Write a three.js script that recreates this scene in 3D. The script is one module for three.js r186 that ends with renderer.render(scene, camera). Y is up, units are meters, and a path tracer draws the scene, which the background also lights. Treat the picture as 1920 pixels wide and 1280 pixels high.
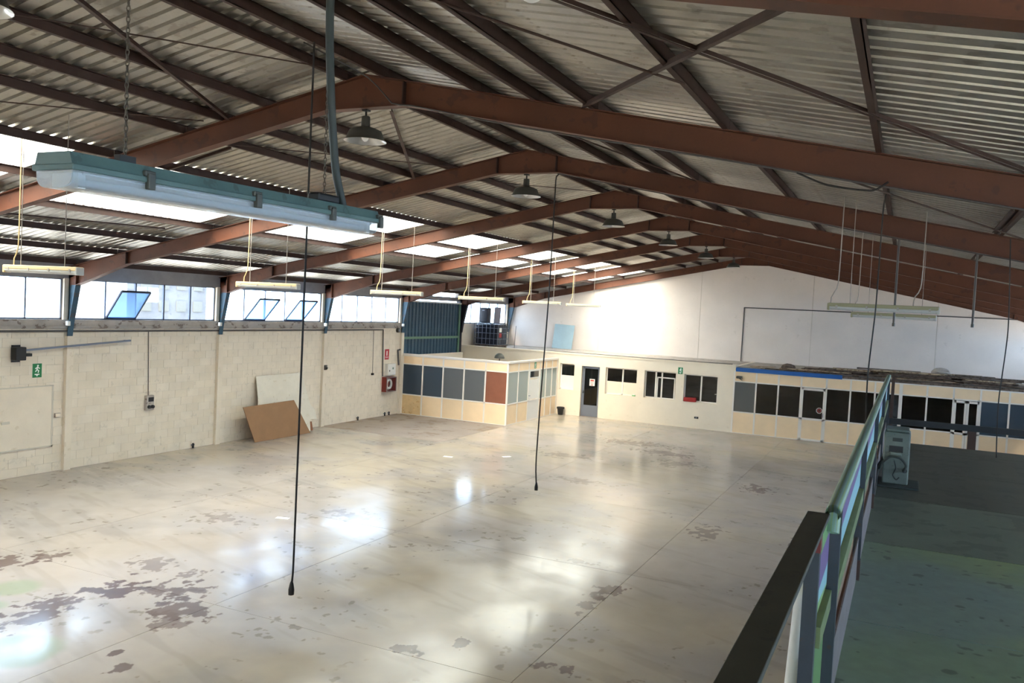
import * as THREE from 'three';
import { mergeGeometries } from 'three/addons/utils/BufferGeometryUtils.js';
import { RoundedBoxGeometry } from 'three/addons/geometries/RoundedBoxGeometry.js';

// ---------------------------------------------------------------- camera, sky, sun, exposure
const scene = new THREE.Scene();
const renderer = new THREE.WebGLRenderer({ antialias: true });
renderer.toneMapping = THREE.LinearToneMapping;
renderer.toneMappingExposure = 1.72;
renderer.shadowMap.enabled = true;

const RAD = Math.PI / 180;
const CAM = new THREE.Vector3(18.715, 4.561, 8.949);
const camera = new THREE.PerspectiveCamera(2 * Math.atan(640 / 1567.65) / RAD, 1.5, 0.05, 400);
{
  const yaw = 25.311 * RAD, pitch = 2.307 * RAD, roll = 2.871 * RAD;
  const fw = new THREE.Vector3(-Math.sin(yaw) * Math.cos(pitch), -Math.sin(pitch), -Math.cos(yaw) * Math.cos(pitch));
  const r0 = new THREE.Vector3(Math.cos(yaw), 0, -Math.sin(yaw));
  const u0 = new THREE.Vector3().crossVectors(r0, fw);
  const r = r0.clone().multiplyScalar(Math.cos(roll)).addScaledVector(u0, Math.sin(roll));
  const u = u0.clone().multiplyScalar(Math.cos(roll)).addScaledVector(r0, -Math.sin(roll));
  camera.position.copy(CAM);
  camera.quaternion.setFromRotationMatrix(new THREE.Matrix4().makeBasis(r, u, fw.clone().negate()));
}
scene.background = new THREE.Color().setRGB(0.54, 0.75, 1.0);
scene.backgroundIntensity = 8.5;

const sun = new THREE.DirectionalLight(new THREE.Color().setRGB(1, 0.92, 0.8), 38);
sun.position.set(12.5, 31, -5 + 48);
sun.shadow.radius = 60;   // hazy sun behind thin cloud
sun.target.position.set(12, 0, -5);
sun.castShadow = true;
sun.shadow.mapSize.set(4096, 4096);
Object.assign(sun.shadow.camera, { left: -45, right: 45, top: 45, bottom: -45, near: 1, far: 140 });
scene.add(sun, sun.target);

// ---------------------------------------------------------------- helpers
const used = new Map();
function numbered(name) {
  const n = used.get(name) ?? 0;
  used.set(name, n + 1);
  return n ? name + '_' + String(n).padStart(3, '0') : name;
}
let seedState = 12345;
const rnd = () => ((seedState = (seedState * 1664525 + 1013904223) >>> 0) / 4294967296);
const rr = (a, b) => a + (b - a) * rnd();
const V = (x, y, z) => new THREE.Vector3(x, y, z);

function plain(g) {            // non-indexed with only position, normal, uv
  const n = g.index ? g.toNonIndexed() : g;
  for (const k of Object.keys(n.attributes)) if (!['position', 'normal', 'uv'].includes(k)) n.deleteAttribute(k);
  n.morphAttributes = {};
  n.clearGroups();
  return n;
}
function uvm(g) {              // uv in metres by the way each face points
  const n = plain(g);
  const p = n.attributes.position, uv = new Float32Array(p.count * 2);
  const a = V(), b = V(), c = V(), e = V(), f = V();
  for (let i = 0; i < p.count; i += 3) {
    a.fromBufferAttribute(p, i); b.fromBufferAttribute(p, i + 1); c.fromBufferAttribute(p, i + 2);
    e.subVectors(b, a); f.subVectors(c, a); e.cross(f);
    const x = Math.abs(e.x), y = Math.abs(e.y), z = Math.abs(e.z);
    for (let k = 0; k < 3; k++) {
      const q = [a, b, c][k], o = (i + k) * 2;
      if (x >= y && x >= z) { uv[o] = q.z; uv[o + 1] = q.y; } else if (y >= z) { uv[o] = q.x; uv[o + 1] = q.z; } else { uv[o] = q.x; uv[o + 1] = q.y; }
    }
  }
  n.setAttribute('uv', new THREE.BufferAttribute(uv, 2));
  return n;
}
const mg = (list) => mergeGeometries(list.flat().map((g) => plain(g)), false);
function box(x0, x1, y0, y1, z0, z1) {
  const g = new THREE.BoxGeometry(Math.abs(x1 - x0), Math.abs(y1 - y0), Math.abs(z1 - z0));
  g.translate((x0 + x1) / 2, (y0 + y1) / 2, (z0 + z1) / 2);
  return uvm(g);
}
function rbox(x0, x1, y0, y1, z0, z1, r = 0.006, s = 2) {
  const g = new RoundedBoxGeometry(x1 - x0, y1 - y0, z1 - z0, s, r);
  g.translate((x0 + x1) / 2, (y0 + y1) / 2, (z0 + z1) / 2);
  return uvm(g);
}
function prism(pts, z0, z1) {   // polygon in x,y extruded along z
  const s = new THREE.Shape(pts.map(([x, y]) => new THREE.Vector2(x, y)));
  const g = new THREE.ExtrudeGeometry(s, { depth: z1 - z0, bevelEnabled: false });
  g.translate(0, 0, z0);
  return uvm(g);
}
function bar(p, q, w, h, up = V(0, 1, 0)) {  // rectangular bar between two points
  const d = V().subVectors(q, p), L = d.length();
  const n = uvm(new THREE.BoxGeometry(w, h, L));
  const zz = d.clone().normalize(), xx = V().crossVectors(up, zz).normalize(), yy = V().crossVectors(zz, xx);
  n.applyMatrix4(new THREE.Matrix4().makeBasis(xx, yy, zz).setPosition(V().addVectors(p, q).multiplyScalar(0.5)));
  return n;
}
function rod(p, q, r, s = 8, r2 = r) {
  const d = V().subVectors(q, p), L = d.length();
  const g = new THREE.CylinderGeometry(r2, r, L, s);
  g.applyQuaternion(new THREE.Quaternion().setFromUnitVectors(V(0, 1, 0), d.normalize()));
  g.translate((p.x + q.x) / 2, (p.y + q.y) / 2, (p.z + q.z) / 2);
  return plain(g);
}
function tube(points, r, seg = 24, rs = 8) {
  return plain(new THREE.TubeGeometry(new THREE.CatmullRomCurve3(points, false, 'catmullrom', 0.35), seg, r, rs, false));
}
function pipe(points, r, rs = 8) {  // straight pieces with ball elbows
  const out = [];
  for (let i = 0; i + 1 < points.length; i++) {
    out.push(rod(points[i], points[i + 1], r, rs));
    if (i) { const s = new THREE.SphereGeometry(r * 1.02, rs, 6); s.translate(points[i].x, points[i].y, points[i].z); out.push(plain(s)); }
  }
  return mg(out);
}
function lathe(profile, seg = 24) { return plain(new THREE.LatheGeometry(profile.map(([r, y]) => new THREE.Vector2(r, y)), seg)); }

function mesh(name, geo, mat, parent, fixed) {
  const m = new THREE.Mesh(geo, mat);
  m.name = fixed ? name : numbered(name);
  m.castShadow = m.receiveShadow = true;
  (parent ?? scene).add(m);
  return m;
}
function wpart(name, geo, mat, parent) {   // geometry given in world coordinates
  let o = parent; const off = V();
  while (o && o !== scene) { off.add(o.position); o = o.parent; }
  geo.translate(-off.x, -off.y, -off.z);
  return mesh(name, geo, mat, parent, true);
}
function tag(o, label, category, group, kind) {
  if (label) o.userData.label = label;
  if (category) o.userData.category = category;
  if (group) o.userData.group = group;
  if (kind) o.userData.kind = kind;
  return o;
}
function thing(name, label, category, [x, y, z] = [0, 0, 0], group) {
  const o = new THREE.Group();
  o.name = numbered(name); o.position.set(x, y, z); scene.add(o);
  return tag(o, label, category, group);
}
function structure(name, [x, y, z] = [0, 0, 0], label, category) {
  const o = new THREE.Group(); o.name = name; o.position.set(x, y, z); scene.add(o);
  return tag(o, label, category, null, 'structure');
}
function copyOf(o, label, x, y, z) {
  const r = o.clone(); r.name = numbered(o.name.replace(/_\d+$/, '')); scene.add(r);
  r.userData = { ...o.userData, label }; r.position.set(x, y, z);
  return r;
}

// ---------------------------------------------------------------- noise and textures
const PERM = new Uint8Array(512);
{ const a = [...Array(256).keys()]; for (let i = 255; i > 0; i--) { const j = Math.floor(rnd() * (i + 1)); [a[i], a[j]] = [a[j], a[i]]; } for (let i = 0; i < 512; i++) PERM[i] = a[i & 255]; }
function vnoise(x, y) {
  const ix = Math.floor(x), iy = Math.floor(y), fx = x - ix, fy = y - iy;
  const u = fx * fx * (3 - 2 * fx), v = fy * fy * (3 - 2 * fy), X = ix & 255, Y = iy & 255;
  const a = PERM[PERM[X] + Y], b = PERM[PERM[(X + 1) & 255] + Y], c = PERM[PERM[X] + ((Y + 1) & 255)], d = PERM[PERM[(X + 1) & 255] + ((Y + 1) & 255)];
  return (a + (b - a) * u + (c - a) * v + (a - b - c + d) * u * v) / 255;
}
function fbm(x, y, o = 4) { let s = 0, a = 0.5, t = 0; for (let i = 0; i < o; i++) { s += a * vnoise(x, y); t += a; x = x * 2.03 + 17.1; y = y * 2.03 + 5.3; a *= 0.5; } return s / t; }
const clamp = THREE.MathUtils.clamp, smooth = THREE.MathUtils.smoothstep, mix = (a, b, t) => a + (b - a) * t;
function dataTex(w, h, fn, srgb = true, rx = 1, ry = 1) {   // fn(u,v) -> [r,g,b] in 0..255
  const d = new Uint8Array(w * h * 4);
  for (let j = 0; j < h; j++) for (let i = 0; i < w; i++) {
    const c = fn((i + 0.5) / w, (j + 0.5) / h), o = (j * w + i) * 4;
    d[o] = clamp(c[0], 0, 255); d[o + 1] = clamp(c[1], 0, 255); d[o + 2] = clamp(c[2], 0, 255); d[o + 3] = 255;
  }
  const t = new THREE.DataTexture(d, w, h);
  t.wrapS = t.wrapT = THREE.RepeatWrapping; t.magFilter = THREE.LinearFilter; t.minFilter = THREE.LinearMipmapLinearFilter; t.generateMipmaps = true;
  if (srgb) t.colorSpace = THREE.SRGBColorSpace;
  t.repeat.set(rx, ry); t.needsUpdate = true;
  return t;
}
const tint = (c, k) => [c[0] * k, c[1] * k, c[2] * k];
const blend = (a, b, t) => [mix(a[0], b[0], t), mix(a[1], b[1], t), mix(a[2], b[2], t)];
// a mottled paint: base colour with grain and blotches, the texture covers `size` metres and wraps by mirroring
function mottled(base, amount, size, spots, spotColor, scale = 6) {
  const t = dataTex(512, 512, (u, v) => {
    const n = fbm(u * scale, v * scale, 5), g = vnoise(u * 190, v * 190);
    let c = tint(base, 1 + amount * (n - 0.5) * 2 + amount * 0.35 * (g - 0.5));
    if (spots) { const s = fbm(u * scale * 2.7 + 40, v * scale * 2.7 + 9, 4); c = blend(c, spotColor, smooth(s, 1 - spots, 1 - spots + 0.08)); }
    return c;
  });
  t.wrapS = t.wrapT = THREE.MirroredRepeatWrapping;
  t.repeat.set(1 / size, 1 / size);
  return t;
}
const std = (o) => new THREE.MeshStandardMaterial(o);
const phy = (o) => new THREE.MeshPhysicalMaterial(o);
const srgb = (r, g, b) => new THREE.Color().setRGB(r / 255, g / 255, b / 255, THREE.SRGBColorSpace);

const M = {};
M.steel = std({ map: mottled([96, 54, 34], 0.12, 2.3, 0.33, [82, 47, 32]), roughness: 0.6 });
M.purlin = std({ map: mottled([66, 44, 36], 0.2, 1.9, 0.35, [70, 52, 44]), roughness: 0.65 });
M.darkSteel = std({ color: srgb(60, 38, 30), roughness: 0.7 });
M.blueSteel = std({ map: mottled([52, 84, 104], 0.18, 1.3, 0.3, [84, 66, 60]), roughness: 0.55 });
M.navySteel = std({ color: srgb(30, 34, 46), roughness: 0.6 });
M.galv = std({ map: mottled([178, 174, 166], 0.1, 3.1, 0.36, [156, 149, 139], 9), roughness: 0.4, metalness: 0.8, side: THREE.DoubleSide });
M.skylight = phy({ color: srgb(255, 247, 228), roughness: 0.9, transmission: 0.5, thickness: 0, ior: 1.3, side: THREE.DoubleSide });
M.wallWhite = std({ map: mottled([228, 216, 198], 0.04, 2.7, 0.28, [218, 204, 183]), roughness: 0.75 });
M.mortar = std({ color: srgb(206, 198, 184), roughness: 0.9 });
M.gable = std({ map: mottled([236, 225, 217], 0.03, 4.3, 0.22, [227, 216, 207]), roughness: 0.85 });
M.office = std({ map: mottled([235, 223, 204], 0.03, 3.3, 0.22, [227, 214, 194]), roughness: 0.7 });
M.sill = std({ map: mottled([176, 168, 160], 0.12, 1.7, 0.34, [128, 116, 108]), roughness: 0.85 });
M.fascia = std({ map: mottled([150, 146, 146], 0.1, 2.1), roughness: 0.7 });
M.alu = std({ color: srgb(238, 231, 223), roughness: 0.4 });
M.aluGrey = std({ color: srgb(120, 126, 140), roughness: 0.45, metalness: 0.4 });
M.sash = std({ color: srgb(58, 66, 84), roughness: 0.5, metalness: 0.3 });
M.cream = std({ map: mottled([244, 217, 180], 0.03, 2.1), roughness: 0.55 });
M.creamDirty = std({ map: mottled([228, 198, 150], 0.06, 1.1, 0.3, [208, 164, 112]), roughness: 0.6 });
M.glass = phy({ color: 0xffffff, roughness: 0.02, transmission: 1, thickness: 0, ior: 1.5 });
M.sashGlass = phy({ color: srgb(190, 214, 238), roughness: 0.3, transmission: 0.85, thickness: 0, ior: 1.5 });
M.darkGlass = phy({ color: srgb(120, 122, 126), roughness: 0.03, transmission: 1, thickness: 0, ior: 1.5 });
M.slate = phy({ color: srgb(74, 92, 108), roughness: 0.22, transmission: 0.35, thickness: 0 });
M.duskGlass = phy({ color: srgb(104, 108, 108), roughness: 0.2, transmission: 0.35, thickness: 0 });
M.greyGlass = phy({ color: srgb(124, 128, 132), roughness: 0.2, transmission: 0.4, thickness: 0 });
M.paleGlass = phy({ color: srgb(196, 206, 204), roughness: 0.25, transmission: 0.45, thickness: 0 });
M.terracotta = std({ map: mottled([138, 84, 62], 0.05, 1), roughness: 0.55 });
M.white = std({ color: srgb(232, 230, 226), roughness: 0.5 });
M.black = std({ color: srgb(24, 24, 26), roughness: 0.5 });
M.rubber = std({ color: srgb(38, 36, 36), roughness: 0.7 });
M.conduit = std({ color: srgb(88, 84, 82), roughness: 0.6 });
M.chain = std({ color: srgb(92, 82, 72), roughness: 0.5, metalness: 0.7 });
M.red = std({ color: srgb(158, 28, 28), roughness: 0.45 });
M.dullRed = std({ color: srgb(128, 44, 38), roughness: 0.5 });
M.greyFrame = std({ color: srgb(118, 104, 104), roughness: 0.5 });
M.blue = std({ map: mottled([20, 92, 168], 0.05, 1), roughness: 0.5 });
M.brownBoard = std({ map: mottled([148, 112, 80], 0.05, 1.4), roughness: 0.7 });
M.whiteBoard = std({ map: mottled([224, 217, 202], 0.03, 1.2, 0.26, [208, 196, 174]), roughness: 0.6 });
M.woodOld = std({ map: mottled([104, 90, 80], 0.3, 0.7, 0.4, [70, 56, 48]), roughness: 0.9 });
M.woodPale = std({ map: mottled([176, 158, 134], 0.25, 0.8, 0.4, [120, 96, 76]), roughness: 0.9 });
M.enamel = std({ color: srgb(74, 74, 68), roughness: 0.45 });
M.reflector = std({ color: srgb(214, 214, 214), roughness: 0.28, metalness: 0.85, side: THREE.DoubleSide });
M.bulb = std({ color: srgb(240, 240, 236), roughness: 0.2 });
M.lampCream = std({ color: srgb(232, 204, 150), roughness: 0.5 });
M.lampOlive = std({ color: srgb(160, 154, 118), roughness: 0.5 });
M.lampTeal = std({ map: mottled([86, 110, 108], 0.08, 0.5, 0.3, [74, 92, 90]), roughness: 0.45 });
M.diffuser = phy({ color: srgb(236, 240, 244), roughness: 0.22, transmission: 0.8, thickness: 0, ior: 1.5 });
M.diffuserDim = phy({ color: srgb(240, 240, 236), roughness: 0.5, transmission: 0.5, thickness: 0, ior: 1.5 });
M.tubeWhite = std({ color: srgb(246, 246, 246), roughness: 0.3 });

// ---------------------------------------------------------------- main dimensions
const W2 = 12.249, EAVE = 5.027, T = 0.19723, WID = 2 * W2;
const FRAMES = [10, 5, 0, -5, -10, -15, -20, -25, -30];
const ZF = 15, ZB = -30.15, ZO = -25.16;
const rafterTop = (x) => EAVE + T * Math.min(x, WID - x);
const roofY = (x) => rafterTop(x) + 0.128;

// ================================================================ FLOOR
{
  const X0 = 0, X1 = WID, Z0 = -26, Z1 = 15;
  const worn = [ // x, z, radius x, radius z, strength
    [7.95, 1.0, 0.3, 0.75, 1], [8.05, 0.2, 0.35, 0.45, 1], [8.15, 1.5, 0.22, 0.5, 0.9], [8.8, -0.25, 0.35, 0.3, 0.75], [9.0, -0.35, 0.3, 0.35, 0.75],
    [9.5, 0.2, 0.42, 0.32, 0.8], [9.8, 0.6, 0.35, 0.22, 0.6], [5.75, 0.05, 0.3, 0.35, 0.8], [5.9, -0.35, 0.25, 0.3, 0.7], [8.6, -1.0, 0.2, 0.25, 0.6], [7.55, -1.0, 0.3, 0.3, 0.5],
    [10.0, 1.65, 0.1, 0.08, 0.9], [10.4, 1.95, 0.1, 0.1, 0.8], [13.49, -0.86, 0.15, 0.16, 1], [13.03, -0.34, 0.18, 0.14, 0.9], [14.91, -0.86, 0.24, 0.13, 0.8],
    [14.55, -4.0, 0.22, 0.3, 0.8], [14.47, -3.2, 0.12, 0.35, 0.7], [15.1, -8.8, 0.3, 0.5, 0.5], [10.2, -19.6, 1.1, 0.5, 0.55], [11.74, -18.2, 0.9, 0.5, 0.5], [13.6, -5.3, 0.35, 0.12, 0.6],
    [9.3, -15.6, 0.8, 0.4, 0.4], [12.5, -16.5, 0.7, 0.5, 0.4], [15.3, -14.2, 0.35, 0.5, 0.6], [11, -12.1, 0.6, 0.3, 0.4], [16.9, -9, 0.12, 0.7, 0.5], [8.3, -5.5, 0.5, 0.3, 0.4], [6.4, -3.8, 0.4, 0.3, 0.35]];
  const green = [[6.85, 0.9, 0.45, 0.45], [8.95, 2.2, 0.55, 0.55], [7.3, 1.5, 0.3, 0.3]];
  const cream = [174, 163, 154], brown = [96, 80, 75], warm = [178, 165, 146], grey = [158, 150, 145], gcol = [136, 150, 122];
  const tex = dataTex(2048, 2048, (u, v) => {
    const x = mix(X0, X1, u), z = mix(Z0, Z1, v);
    const a = fbm(x * 0.33, z * 0.33, 4), b = fbm(x * 0.9 + 31, z * 0.9 + 7, 4), f = fbm(x * 3.1, z * 3.1, 4);
    let c = blend(cream, warm, smooth(a, 0.38, 0.7) * 0.8);
    c = blend(c, grey, smooth(b, 0.4, 0.75) * 0.75);
    c = tint(c, 1 + 0.06 * (f - 0.5));
    const streak = fbm(x * 0.7 + z * 0.35 + 50, z * 3.6 - x * 1.2, 3);            // wiped and tyre-scuffed streaks
    c = tint(c, 1 - 0.045 * smooth(streak, 0.6, 0.74));
    const speck = fbm(x * 6.5 + 90, z * 6.5 + 3, 3);
    c = blend(c, [128, 116, 106], smooth(speck, 0.735, 0.765) * 0.75 * smooth(b, 0.42, 0.6));
    for (const [gx, gz, rx, rz] of green) { const d = Math.hypot((x - gx) / rx, (z - gz) / rz) + (b - 0.5) * 1.1; c = blend(c, gcol, 0.6 * (1 - smooth(d, 0.5, 1.0))); }
    for (const [wx, wz, rx, rz, s] of worn) {
      const dx = Math.abs(x - wx), dz = Math.abs(z - wz);
      if (dx > rx * 2.2 || dz > rz * 2.2) continue;
      const e = fbm(x * 8.5 + 11, z * 6.0 + 77, 5);
      const d = Math.hypot(dx / rx, dz / rz) + (0.5 - e) * 3.6;
      c = blend(c, tint(brown, 0.92 + 0.2 * f), s * (1 - smooth(d, 0.78, 0.9)));
    }
    return c;
  });
  tex.wrapS = tex.wrapT = THREE.ClampToEdgeWrapping;
  const rough = dataTex(1024, 1024, (u, v) => {
    const x = mix(X0, X1, u), z = mix(Z0, Z1, v);
    const n = fbm(x * 0.8 + 5, z * 0.8 + 19, 4);
    const k = 0.13 + 0.14 * smooth(n, 0.35, 0.72);
    return [k * 255, k * 255, k * 255];
  }, false);
  rough.wrapS = rough.wrapT = THREE.ClampToEdgeWrapping;
  M.floor = phy({ map: tex, roughnessMap: rough, roughness: 1, ior: 1.33 });
  M.bareConcrete = std({ map: mottled([160, 146, 134], 0.09, 4.7, 0.36, [140, 122, 104]), roughness: 0.6 });
  M.subfloor = std({ color: srgb(92, 84, 78), roughness: 0.95 });
  const floor = structure('floor');
  wpart('subfloor', box(-0.2, WID + 0.2, -0.3, -0.012, ZB - 0.2, ZF + 0.2), M.subfloor, floor);
  const xs = [0.0, 4.95, 9.78, 14.61, 19.5, WID], zs = [15, 10, 5, -0.2, -5.1, -10.05, -15, -20, -25.14];
  for (let i = 0; i + 1 < xs.length; i++) for (let j = 0; j + 1 < zs.length; j++) {
    const g = 0.004, bare = i === 0 && j === 6;
    const s = box(xs[i] + g, xs[i + 1] - g, -0.012, 0, zs[j + 1] + g, zs[j] - g);
    if (!bare) { const p = s.attributes.position, uv = s.attributes.uv; for (let k = 0; k < p.count; k++) uv.setXY(k, (p.getX(k) - X0) / (X1 - X0), (p.getZ(k) - Z0) / (Z1 - Z0)); }
    wpart('concrete_slab', s, bare ? M.bareConcrete : M.floor, floor);
  }
  wpart('concrete_slab', box(0, WID, -0.012, 0, ZB, -25.14), M.bareConcrete, floor);
}

// ================================================================ ROOF
{
  const ceiling = structure('ceiling');
  const P = 0.2, prof = []; // trapezoidal corrugation across one metre
  for (let k = 0; k < 5; k++) { const z = k * P; prof.push([z, 0], [z + 0.138, 0], [z + 0.15, 0.036], [z + 0.188, 0.036]); }
  prof.push([1.0, 0]);
  const sheetShape = (xa, xb) => {
    const pos = [], put = (x, z, h) => pos.push(x, roofY(x) + h, z);
    for (let i = 0; i + 1 < prof.length; i++) {
      const [za, ha] = prof[i], [zb, hb] = prof[i + 1];
      put(xa, -za, ha); put(xb, -za, ha); put(xb, -zb, hb);
      put(xa, -za, ha); put(xb, -zb, hb); put(xa, -zb, hb);
    }
    const g = new THREE.BufferGeometry();
    g.setAttribute('position', new THREE.Float32BufferAttribute(pos, 3));
    g.computeVertexNormals();
    return uvm(g);
  };
  const spans = [[-0.4, 4.65], [4.65, 7.62], [7.62, W2], [W2, 18.4], [18.4, WID + 0.4]].map(([a, b]) => sheetShape(a, b));
  for (let k = 0; k < 46; k++) {
    const z = 15.4 - k, inBay = Math.round((((z - 0.4) % 5) + 5) % 5); // 0 is the sheet over the rafter
    spans.forEach((g, s) => {
      const light = s === 1 && inBay !== 0;
      const m = mesh(light ? 'roof_light_sheet' : 'roof_sheet', g, light ? M.skylight : M.galv, ceiling, true);
      m.position.set(0, 0, z);
    });
  }
  // ridge cap
  wpart('ridge_cap', prism([[W2 - 0.25, roofY(W2 - 0.25) + 0.036], [W2, roofY(W2) + 0.04], [W2 + 0.25, roofY(W2 + 0.25) + 0.036], [W2, roofY(W2) + 0.06]], ZB - 0.4, 15.4), M.galv, ceiling);
  // purlins: channel sections lying on the rafters, one length per bay
  const offs = [0.32, 1.65, 2.42, 3.15, 4.63, 6.12, 7.6, 9.1, 10.6, 12.0];
  for (const side of [-1, 1]) for (const o of offs) {
    const x = W2 + side * o, y = rafterTop(x);
    for (let b = 0; b + 1 < FRAMES.length + 1; b++) {
      const za = b === 0 ? 14.95 : FRAMES[b - 1], zb = FRAMES[b];
      const g = mg([box(x - 0.004, x + 0.004, y, y + 0.122, zb, za - 0.01), box(x - (side < 0 ? 0.004 : 0.05), x + (side < 0 ? 0.05 : 0.004), y, y + 0.007, zb, za - 0.01), box(x - (side < 0 ? 0.004 : 0.05), x + (side < 0 ? 0.05 : 0.004), y + 0.115, y + 0.122, zb, za - 0.01)]);
      wpart('purlin', g, M.purlin, ceiling);
    }
  }
  // diagonal bracing under the sheets
  const under = (x, z, d = -0.03) => V(x, rafterTop(x) + d, z);
  const brace = (x0, z0, x1, z1, w) => wpart('brace', w > 0.02 ? mg([bar(under(x0, z0), under(x1, z1), w, 0.006), bar(under(x0, z0, 0), under(x1, z1, 0), 0.006, w)]) : rod(under(x0, z0), under(x1, z1), w, 6), M.purlin, ceiling);
  brace(12.0, 4.9, 10.0, 0.1, 0.05); brace(10.3, 4.9, 12.1, 0.6, 0.008); brace(7.6, 4.9, 9.75, 0.3, 0.008); brace(9.1, -0.9, 6.7, -1.05, 0.04);
  brace(11.75, -1.3, 9.9, -4.9, 0.05); brace(9.2, -0.6, 10.9, -4.9, 0.008); brace(6.2, -0.6, 8.6, -4.9, 0.008); brace(10.6, -6, 12.0, -9.6, 0.008);
  brace(18.4, 4.7, 15.3, 0.2, 0.045); brace(15.6, 4.9, 19.6, 0.3, 0.03); brace(14.2, 4.9, 16.9, 2.0, 0.012); brace(13.6, -0.4, 15.4, -4.8, 0.012);
  brace(16.9, -0.5, 20.2, -4.8, 0.012); brace(19.7, -2.1, 19.7, -4.5, 0.045); brace(20.1, -2.0, 20.25, -4.6, 0.045); brace(3.9, -0.5, 4.3, -4.0, 0.03);
}

// ================================================================ PORTAL FRAMES
{
  const D = 0.3, F = 0.012, w = 0.075;
  const strip = (a, b, wide = w, mat) => { // a flange plate between two x,y points, its outer face on the line
    const d = V(b[0] - a[0], b[1] - a[1], 0), L = d.length();
    return bar(V(a[0], a[1], 0), V(b[0], b[1], 0), 2 * wide, F, V(-d.y, d.x, 0).multiplyScalar(1 / L));
  };
  const mirror = (pts) => pts.map(([x, y]) => [WID - x, y]).reverse();
  const H0 = [0.31, 4.58], H1 = [2.0, EAVE + T * 2 - D];
  const CLEATS = [0.32, 1.65, 2.42, 3.15, 4.63, 6.12, 7.6, 9.1, 10.6], cleatShape = box(-0.03, -0.022, 0, 0.09, -0.04, 0.04);
  const words = { 10: 'standing behind the viewpoint', 5: 'crossing the top corner above the walkway, nearest of all', 0: 'first whole one, over the teal lamp', '-5': 'second from the teal lamp, holding the long plug cable', '-10': 'third from the teal lamp', '-15': 'fourth from the teal lamp', '-20': 'third from the white gable wall', '-25': 'second from the white gable wall', '-30': 'set against the white gable wall' };
  for (const z of FRAMES) {
    const f = thing('portal_frame', 'brown steel portal frame ' + words[z], 'frame', [0, 0, z], 'portal frames');
    for (const right of [false, true]) {
      const X = (pts) => (right ? mirror(pts) : pts), P = ([x, y]) => [right ? WID - x : x, y];
      const top = (x) => EAVE + T * x;
      // rafter
      mesh('rafter', mg([prism(X([[-0.12, top(-0.12) - D], [W2, top(W2) - D], [W2, top(W2)], [-0.12, top(-0.12)]]), -0.005, 0.005),
        strip(P([-0.12, top(-0.12) - F / 2]), P([W2, top(W2) - F / 2])), strip(P([1.95, top(1.95) - D]), P([W2 - 0.58, top(W2 - 0.58) - D]))]), M.steel, f, true);
      // eave haunch
      mesh('haunch', mg([prism(X([[0.02, 4.58], H0, H1, [2.0, top(2)], [0.02, top(0.02) - D + 0.02]]), -0.006, 0.006), strip(P(H0), P(H1))]), M.steel, f, true);
      mesh('stiffener', box(...(right ? [WID - 2.02, WID - 2.006] : [2.006, 2.02]), H1[1], top(2), -w, w), M.darkSteel, f, true);
      mesh('stiffener', box(...(right ? [WID - 0.34, WID - 0.3] : [0.29, 0.315]), 4.6, top(0.3) - 0.02, -w, w), M.steel, f, true);
      // column: lower part set in the wall
      const cw = [[-0.12, right ? 0 : 3.3], [0.06, right ? 0 : 3.3], [0.1, 3.6], [0.31, 4.58], [0.31, top(0.3) - 0.02], [-0.12, top(-0.12)]];
      mesh('column', mg([prism(X(cw), -0.005, 0.005), strip(P([0.06, right ? 0 : 3.3]), P([0.1, 3.6])), strip(P([0.1, 3.6]), P([0.31, 4.58])), strip(P([-0.12, right ? 0 : 3.3]), P([-0.12, 5.0]))]), right ? M.steel : z === -25 ? M.navySteel : M.blueSteel, f, true);
      // ridge stiffener
      const sx = right ? W2 + 0.59 : W2 - 0.59;
      mesh('stiffener', box(sx - 0.008, sx + 0.008, rafterTop(sx) - D + 0.01, rafterTop(sx) - F, -w, w), M.darkSteel, f, true);
    }
    const yb = rafterTop(W2 - 0.59) - D;
    mesh('ridge_haunch', mg([prism([[W2 - 0.59, yb], [W2 + 0.59, yb], [W2, rafterTop(W2) - D + 0.02]], -0.006, 0.006), box(W2 - 0.62, W2 + 0.62, yb - F, yb, -w, w)]), M.steel, f, true);
    for (const o of CLEATS) for (const sd of [-1, 1]) { const x = W2 + sd * o, c = mesh('cleat', cleatShape, M.galv, f, true); c.position.set(x, rafterTop(x), 0); }
  }
}

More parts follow.
